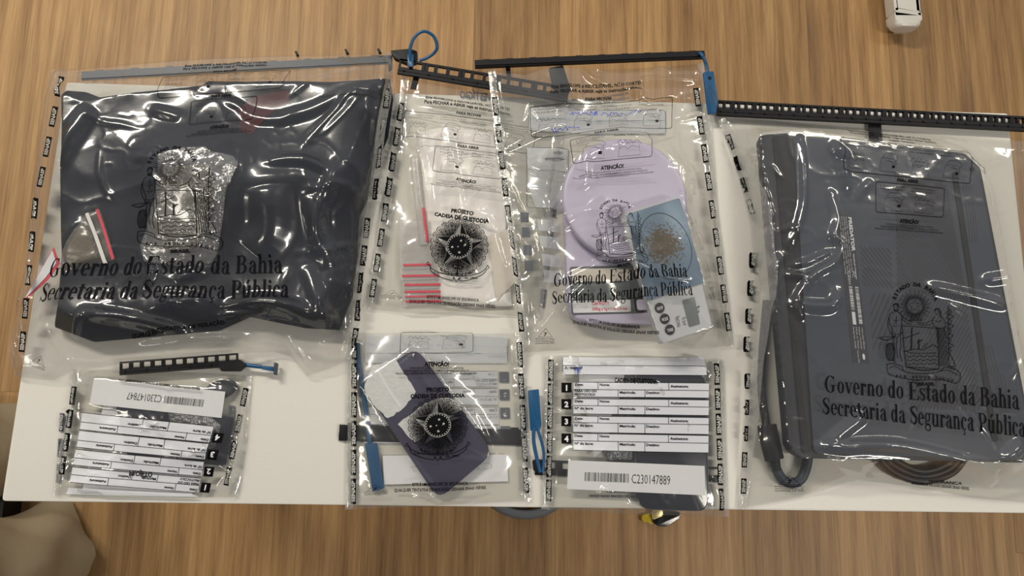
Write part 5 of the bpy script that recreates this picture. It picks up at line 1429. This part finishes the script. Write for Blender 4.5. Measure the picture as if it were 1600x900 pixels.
for i in range(4):
    k.stroke([(1505 + i * 4, 290), (1512 + i * 4, 340), (1516 + i * 4, 380)], 1); k.stroke([(1534 + i * 5, 540), (1544 + i * 5, 580), (1554 + i * 5, 590), (1566 + i * 4, 660)], 1)
link('grip_grooves', ink_mesh([((k, ID), IDQ)], flat(hl), hl, .0002, .01), M['lap_dark'], lp_, False)
# rating label
rl = prism('rating_label', [(1307, 335), (1331, 338), (1358, 568), (1332, 566)], hl, hl + .0003, M['lap_dark'], lp_, bev=0)
k = Ink()
k.text('PREDATOR', 2, 16, 13, width=54, bold=.05); k.text('Notebook Computer', 60, 14, 6, width=40, bold=.02)
rs = random.Random(12)
words = ['Model No. N18I2', 'Rating 19.5V 9.23A', 'Input 19.5Vdc', 'Made in China', 'Complies with FCC', 'rules part fifteen', 'Manufactured', 'Serial SN', 'Canada ICES', 'CAN ICES-3(B)']
for r_ in range(4):
    x = 2
    while x < 84:
        w = rs.uniform(14, 24); k.text(rs.choice(words), x, 27 + r_ * 9, 5, width=w, bold=0); x += w + 3
k.text('CE', 88, 44, 11, width=11, bold=.0); k.text('FC', 88, 26, 10, width=9, bold=.0); k.text('EAC', 100, 44, 9, width=10, bold=.0)
for (bx0, by0, bx1) in ((112, 8, 170), (112, 32, 150)):
    x = bx0
    while x < bx1: w = rs.choice((.8, .8, 1.3, 2)); k.rect(x, by0, x + w, by0 + 13); x += w + rs.choice((.8, 1, 1.5))
k.rect(152, 32, 172, 45)
for r_ in range(4):
    k.text(rs.choice(words), 176, 14 + r_ * 11, 5, width=34, bold=0)
k.disc(222, 18, 5); k.text(rs.choice(words), 212, 40, 5, width=20, bold=0)
RL = (k, (0, 0, 232, 62))
link('rating_text', ink_mesh([(RL, [(1331, 338), (1358, 568), (1332, 566), (1307, 335)])], flat(hl + .0003), hl, .0002), M['white_ink'], rl, False)
bagD.drape(n=320, wr=.0006, wscale=8, noise=.004, fine=.0003, nf=16, fold_h=.0025, mat_top=M['film'],
    folds=[([(1248, 220), (1252, 280), (1250, 330), (1232, 385)], 0.0072, .007), ([(1296, 305), (1304, 345), (1298, 370), (1310, 385), (1300, 410), (1265, 432), (1240, 470), (1236, 475)], 0.0084, .008),
           ([(1296, 395), (1262, 410), (1240, 416)], 0.0060, .006), ([(1262, 435), (1225, 430)], 0.0060, .007), ([(1235, 476), (1290, 480), (1306, 458)], 0.0084, .010), ([(1236, 478), (1252, 500)], 0.0060, .006),
           ([(1280, 700), (1330, 660), (1345, 650)], 0.0072, .010), ([(1275, 700), (1400, 697), (1560, 735)], 0.0108, .010), ([(1300, 232), (1320, 250)], 0.0072, .010), ([(1450, 450), (1500, 462), (1570, 480)], 0.0072, .010),
           ([(1540, 250), (1600, 235)], 0.0048, .007), ([(1160, 300), (1185, 370)], 0.0048, .005), ([(1590, 690), (1560, 720)], 0.0072, .010), ([(1130, 190), (1165, 270)], 0.0036, .005), ([(1530, 730), (1580, 760)], 0.0072, .010),
           ([(1310, 240), (1320, 300)], 0.0060, .009), ([(1533, 440), (1600, 430)], 0.0060, .009), ([(1180, 450), (1220, 400)], 0.0048, .008), ([(1270, 710), (1340, 735), (1400, 760)], 0.0048, .006)])
bagD.prt('printed_instructions', [(INS, [(1305, 176), (1516, 204), (1508, 372), (1316, 360)])], 'ink', .036)
bagD.prt('printed_crest', [(CREST, [(1368, 441), (1506, 441), (1506, 603), (1370, 604)])], 'ink', .045)
bagD.prt('printed_slogan', [(SLO, [(1284, 586), (1600, 609), (1603, 690), (1284, 652)])], 'ink', .044)
k = Ink(); k.text('SEGURANÇA', 60, 12, 9, width=70, bold=.03, anchor='c'); k.text('TENTATIVA DE VIOLAÇÃO DEIXARÁ SINAIS VISÍVEIS.', 50, 26, 9, width=120, bold=.03, anchor='c')
bagD.prt('printed_footer', [((k, (0, 0, 120, 28)), [(1430, 748), (1522, 752), (1522, 768), (1430, 758)]), (REC, [(1212, 742), (1256, 742), (1256, 768), (1210, 768)])], 'ink', .008)
bagD.marks([((1135, 205), (1178, 340), 4, False), ((1176, 385), (1164, 560), 4, False), ((1168, 575), (1161, 780), 5, True)], h0=.006, wpx=8.5, lpx=24)
lock_bar(bagD, (1120, 169), (1655, 197), 26, .008, True, 48, thick=.005)
prism('tape_strip', [(1357, 193), (1377, 195), (1379, 224), (1358, 221)], .004, .0046, M['bar'], bagD.root, bev=0)

# ================================================================== things on the floor
gc = thing('grey_cable', 'thick grey cable coiled on the floor below the front table edge', 'cable', (0, -0.1, 0))
def F(px, py, z): return P(px, py, z - T)
def coil_pts(cx, cy, rx, ry, z, a0, a1, n=26):
    return [F(cx + rx * math.cos(math.radians(a0 + (a1 - a0) * i / n)), cy + ry * math.sin(math.radians(a0 + (a1 - a0) * i / n)), z) for i in range(n + 1)]
tube('coil', coil_pts(822, 742, 70, 62, .010, -10, 190), .0095, M['grey_hose'], gc, 14)
tube('coil', coil_pts(815, 730, 58, 58, .012, -10, 190), .0075, M['grey_hose'], gc, 14)
tb_ = thing('black_plug', 'small black and yellow plug piece under the front table edge by the dark phone bag', 'plug', F(1035, 812, 0))
def Fprism(name, pts, z0, z1, m, parent, r=0, bev=.001): return prism(name, pts, z0 - T, z1 - T, m, parent, r, bev)
Fprism('cover', [(1022, 806), (1040, 798), (1062, 800), (1064, 808), (1040, 823), (1028, 822), (1020, 816)], .002, .018, M['glossblack'], tb_, .003, .002)
Fprism('yellow_insert', [(1003, 806), (1022, 800), (1030, 812), (1018, 820), (1012, 816), (1004, 815)], .0, .012, M['yellow'], tb_, .002, .002)
Fprism('contact', [(1018, 798), (1036, 797), (1036, 806), (1020, 812)], .010, .020, M['gold'], tb_, .002, .002)

ch = thing('chair', 'off white chair leg with a rounded end cap on the floor, top right', 'chair', F(1415, 0, 0))
c0 = F(1417, 42, .055); c1 = F(1409, -30, .055); ax = (c1 - c0); ax.z = 0; ax.normalize(); sd = Vector((ax.y, -ax.x, 0))
def capsule(name, c0, length, w, hgt, m, parent, z0, rr, start):
    bm = bmesh.new(); pts = []
    p = c0 + ax * start
    loc = [(-w / 2, 0), (w / 2, 0), (w / 2, length), (-w / 2, length)]
    xy = []
    for a, b in loc:
        q = p + sd * a + ax * b; xy.append((q.x, q.y))
    xy = rounded(xy, rr, 6)
    prism_bm(bm, xy, z0, z0 + hgt, .009, 4)
    return from_bm(name, bm, m, parent, True, 60)
capsule('leg', c0, .42, .060, .034, M['chair'], ch, .030, [.002, .002, .01, .01], .032)
capsule('end_cap', c0, .034, .062, .036, M['chair'], ch, .029, [.024, .024, .001, .001], -.003)
bm = bmesh.new(); bmesh.ops.create_uvsphere(bm, u_segments=16, v_segments=10, radius=.0155, matrix=Matrix.Translation((c0 + ax * .03).xy.to_3d() + Vector((0, 0, .0155)))); from_bm('caster', bm, M['rubber'], ch)

# person standing at the lower left: only the trouser legs come into the picture
pe = thing('person', 'person standing at the lower left, in loose khaki trousers', 'person', F(60, 860, 0))
def trouser_leg(hem, r0, knee_dx, seed, name='trousers'):
    bm = bmesh.new(); n = 40; rings = []
    hx, hy = hem
    zs = np.linspace(.035, .86, 34)
    for z in zs:
        t = (z - .035) / .82
        r = r0 * (1 + .10 * math.sin(t * 3)) + .012 * t
        cx_, cy_ = hx + knee_dx * t, hy - .02 * math.sin(t * 3.1)
        ring = []
        for i in range(n):
            a = 2 * math.pi * i / n
            fold = .009 * math.sin(3 * a + z * 26 + seed) * math.exp(-t * 2.2) + .006 * math.sin(5 * a - z * 40 + seed) * math.exp(-t * 3) + .010 * (float(fbm(np.array([a * 1.3 + 20]), np.array([z * 14 + seed * 3]), seed)[0]) - .5) * 2
            ring.append(bm.verts.new((cx_ + (r + fold) * math.cos(a), cy_ + (r * 1.12 + fold) * math.sin(a), z + .012 * math.sin(a * 2 + seed))))
        rings.append(ring)
    for a, b in zip(rings, rings[1:]):
        for i in range(n): bm.faces.new((a[i], a[(i + 1) % n], b[(i + 1) % n], b[i]))
    bm.faces.new(rings[-1])
    return bm, rings
h1 = F(78, 866, .035); h2 = F(-8, 700, .035)
for hh, sd_ in ((h1, 2), (h2, 5)):
    bm, _ = trouser_leg((hh.x, hh.y), .082, -.03, sd_)
    tl = from_bm('trouser_leg', bm, M['khaki'], pe, True, None)
    # shoe pointing away from the table
    bm = bmesh.new()
    prism_bm(bm, rounded([(hh.x - .045, hh.y - .20), (hh.x + .045, hh.y - .20), (hh.x + .04, hh.y + .06), (hh.x - .04, hh.y + .06)], [.045, .045, .03, .03], 8), 0.0, .06, .018, 4)
    from_bm('shoe', bm, M['shoe'], pe, True, 50)
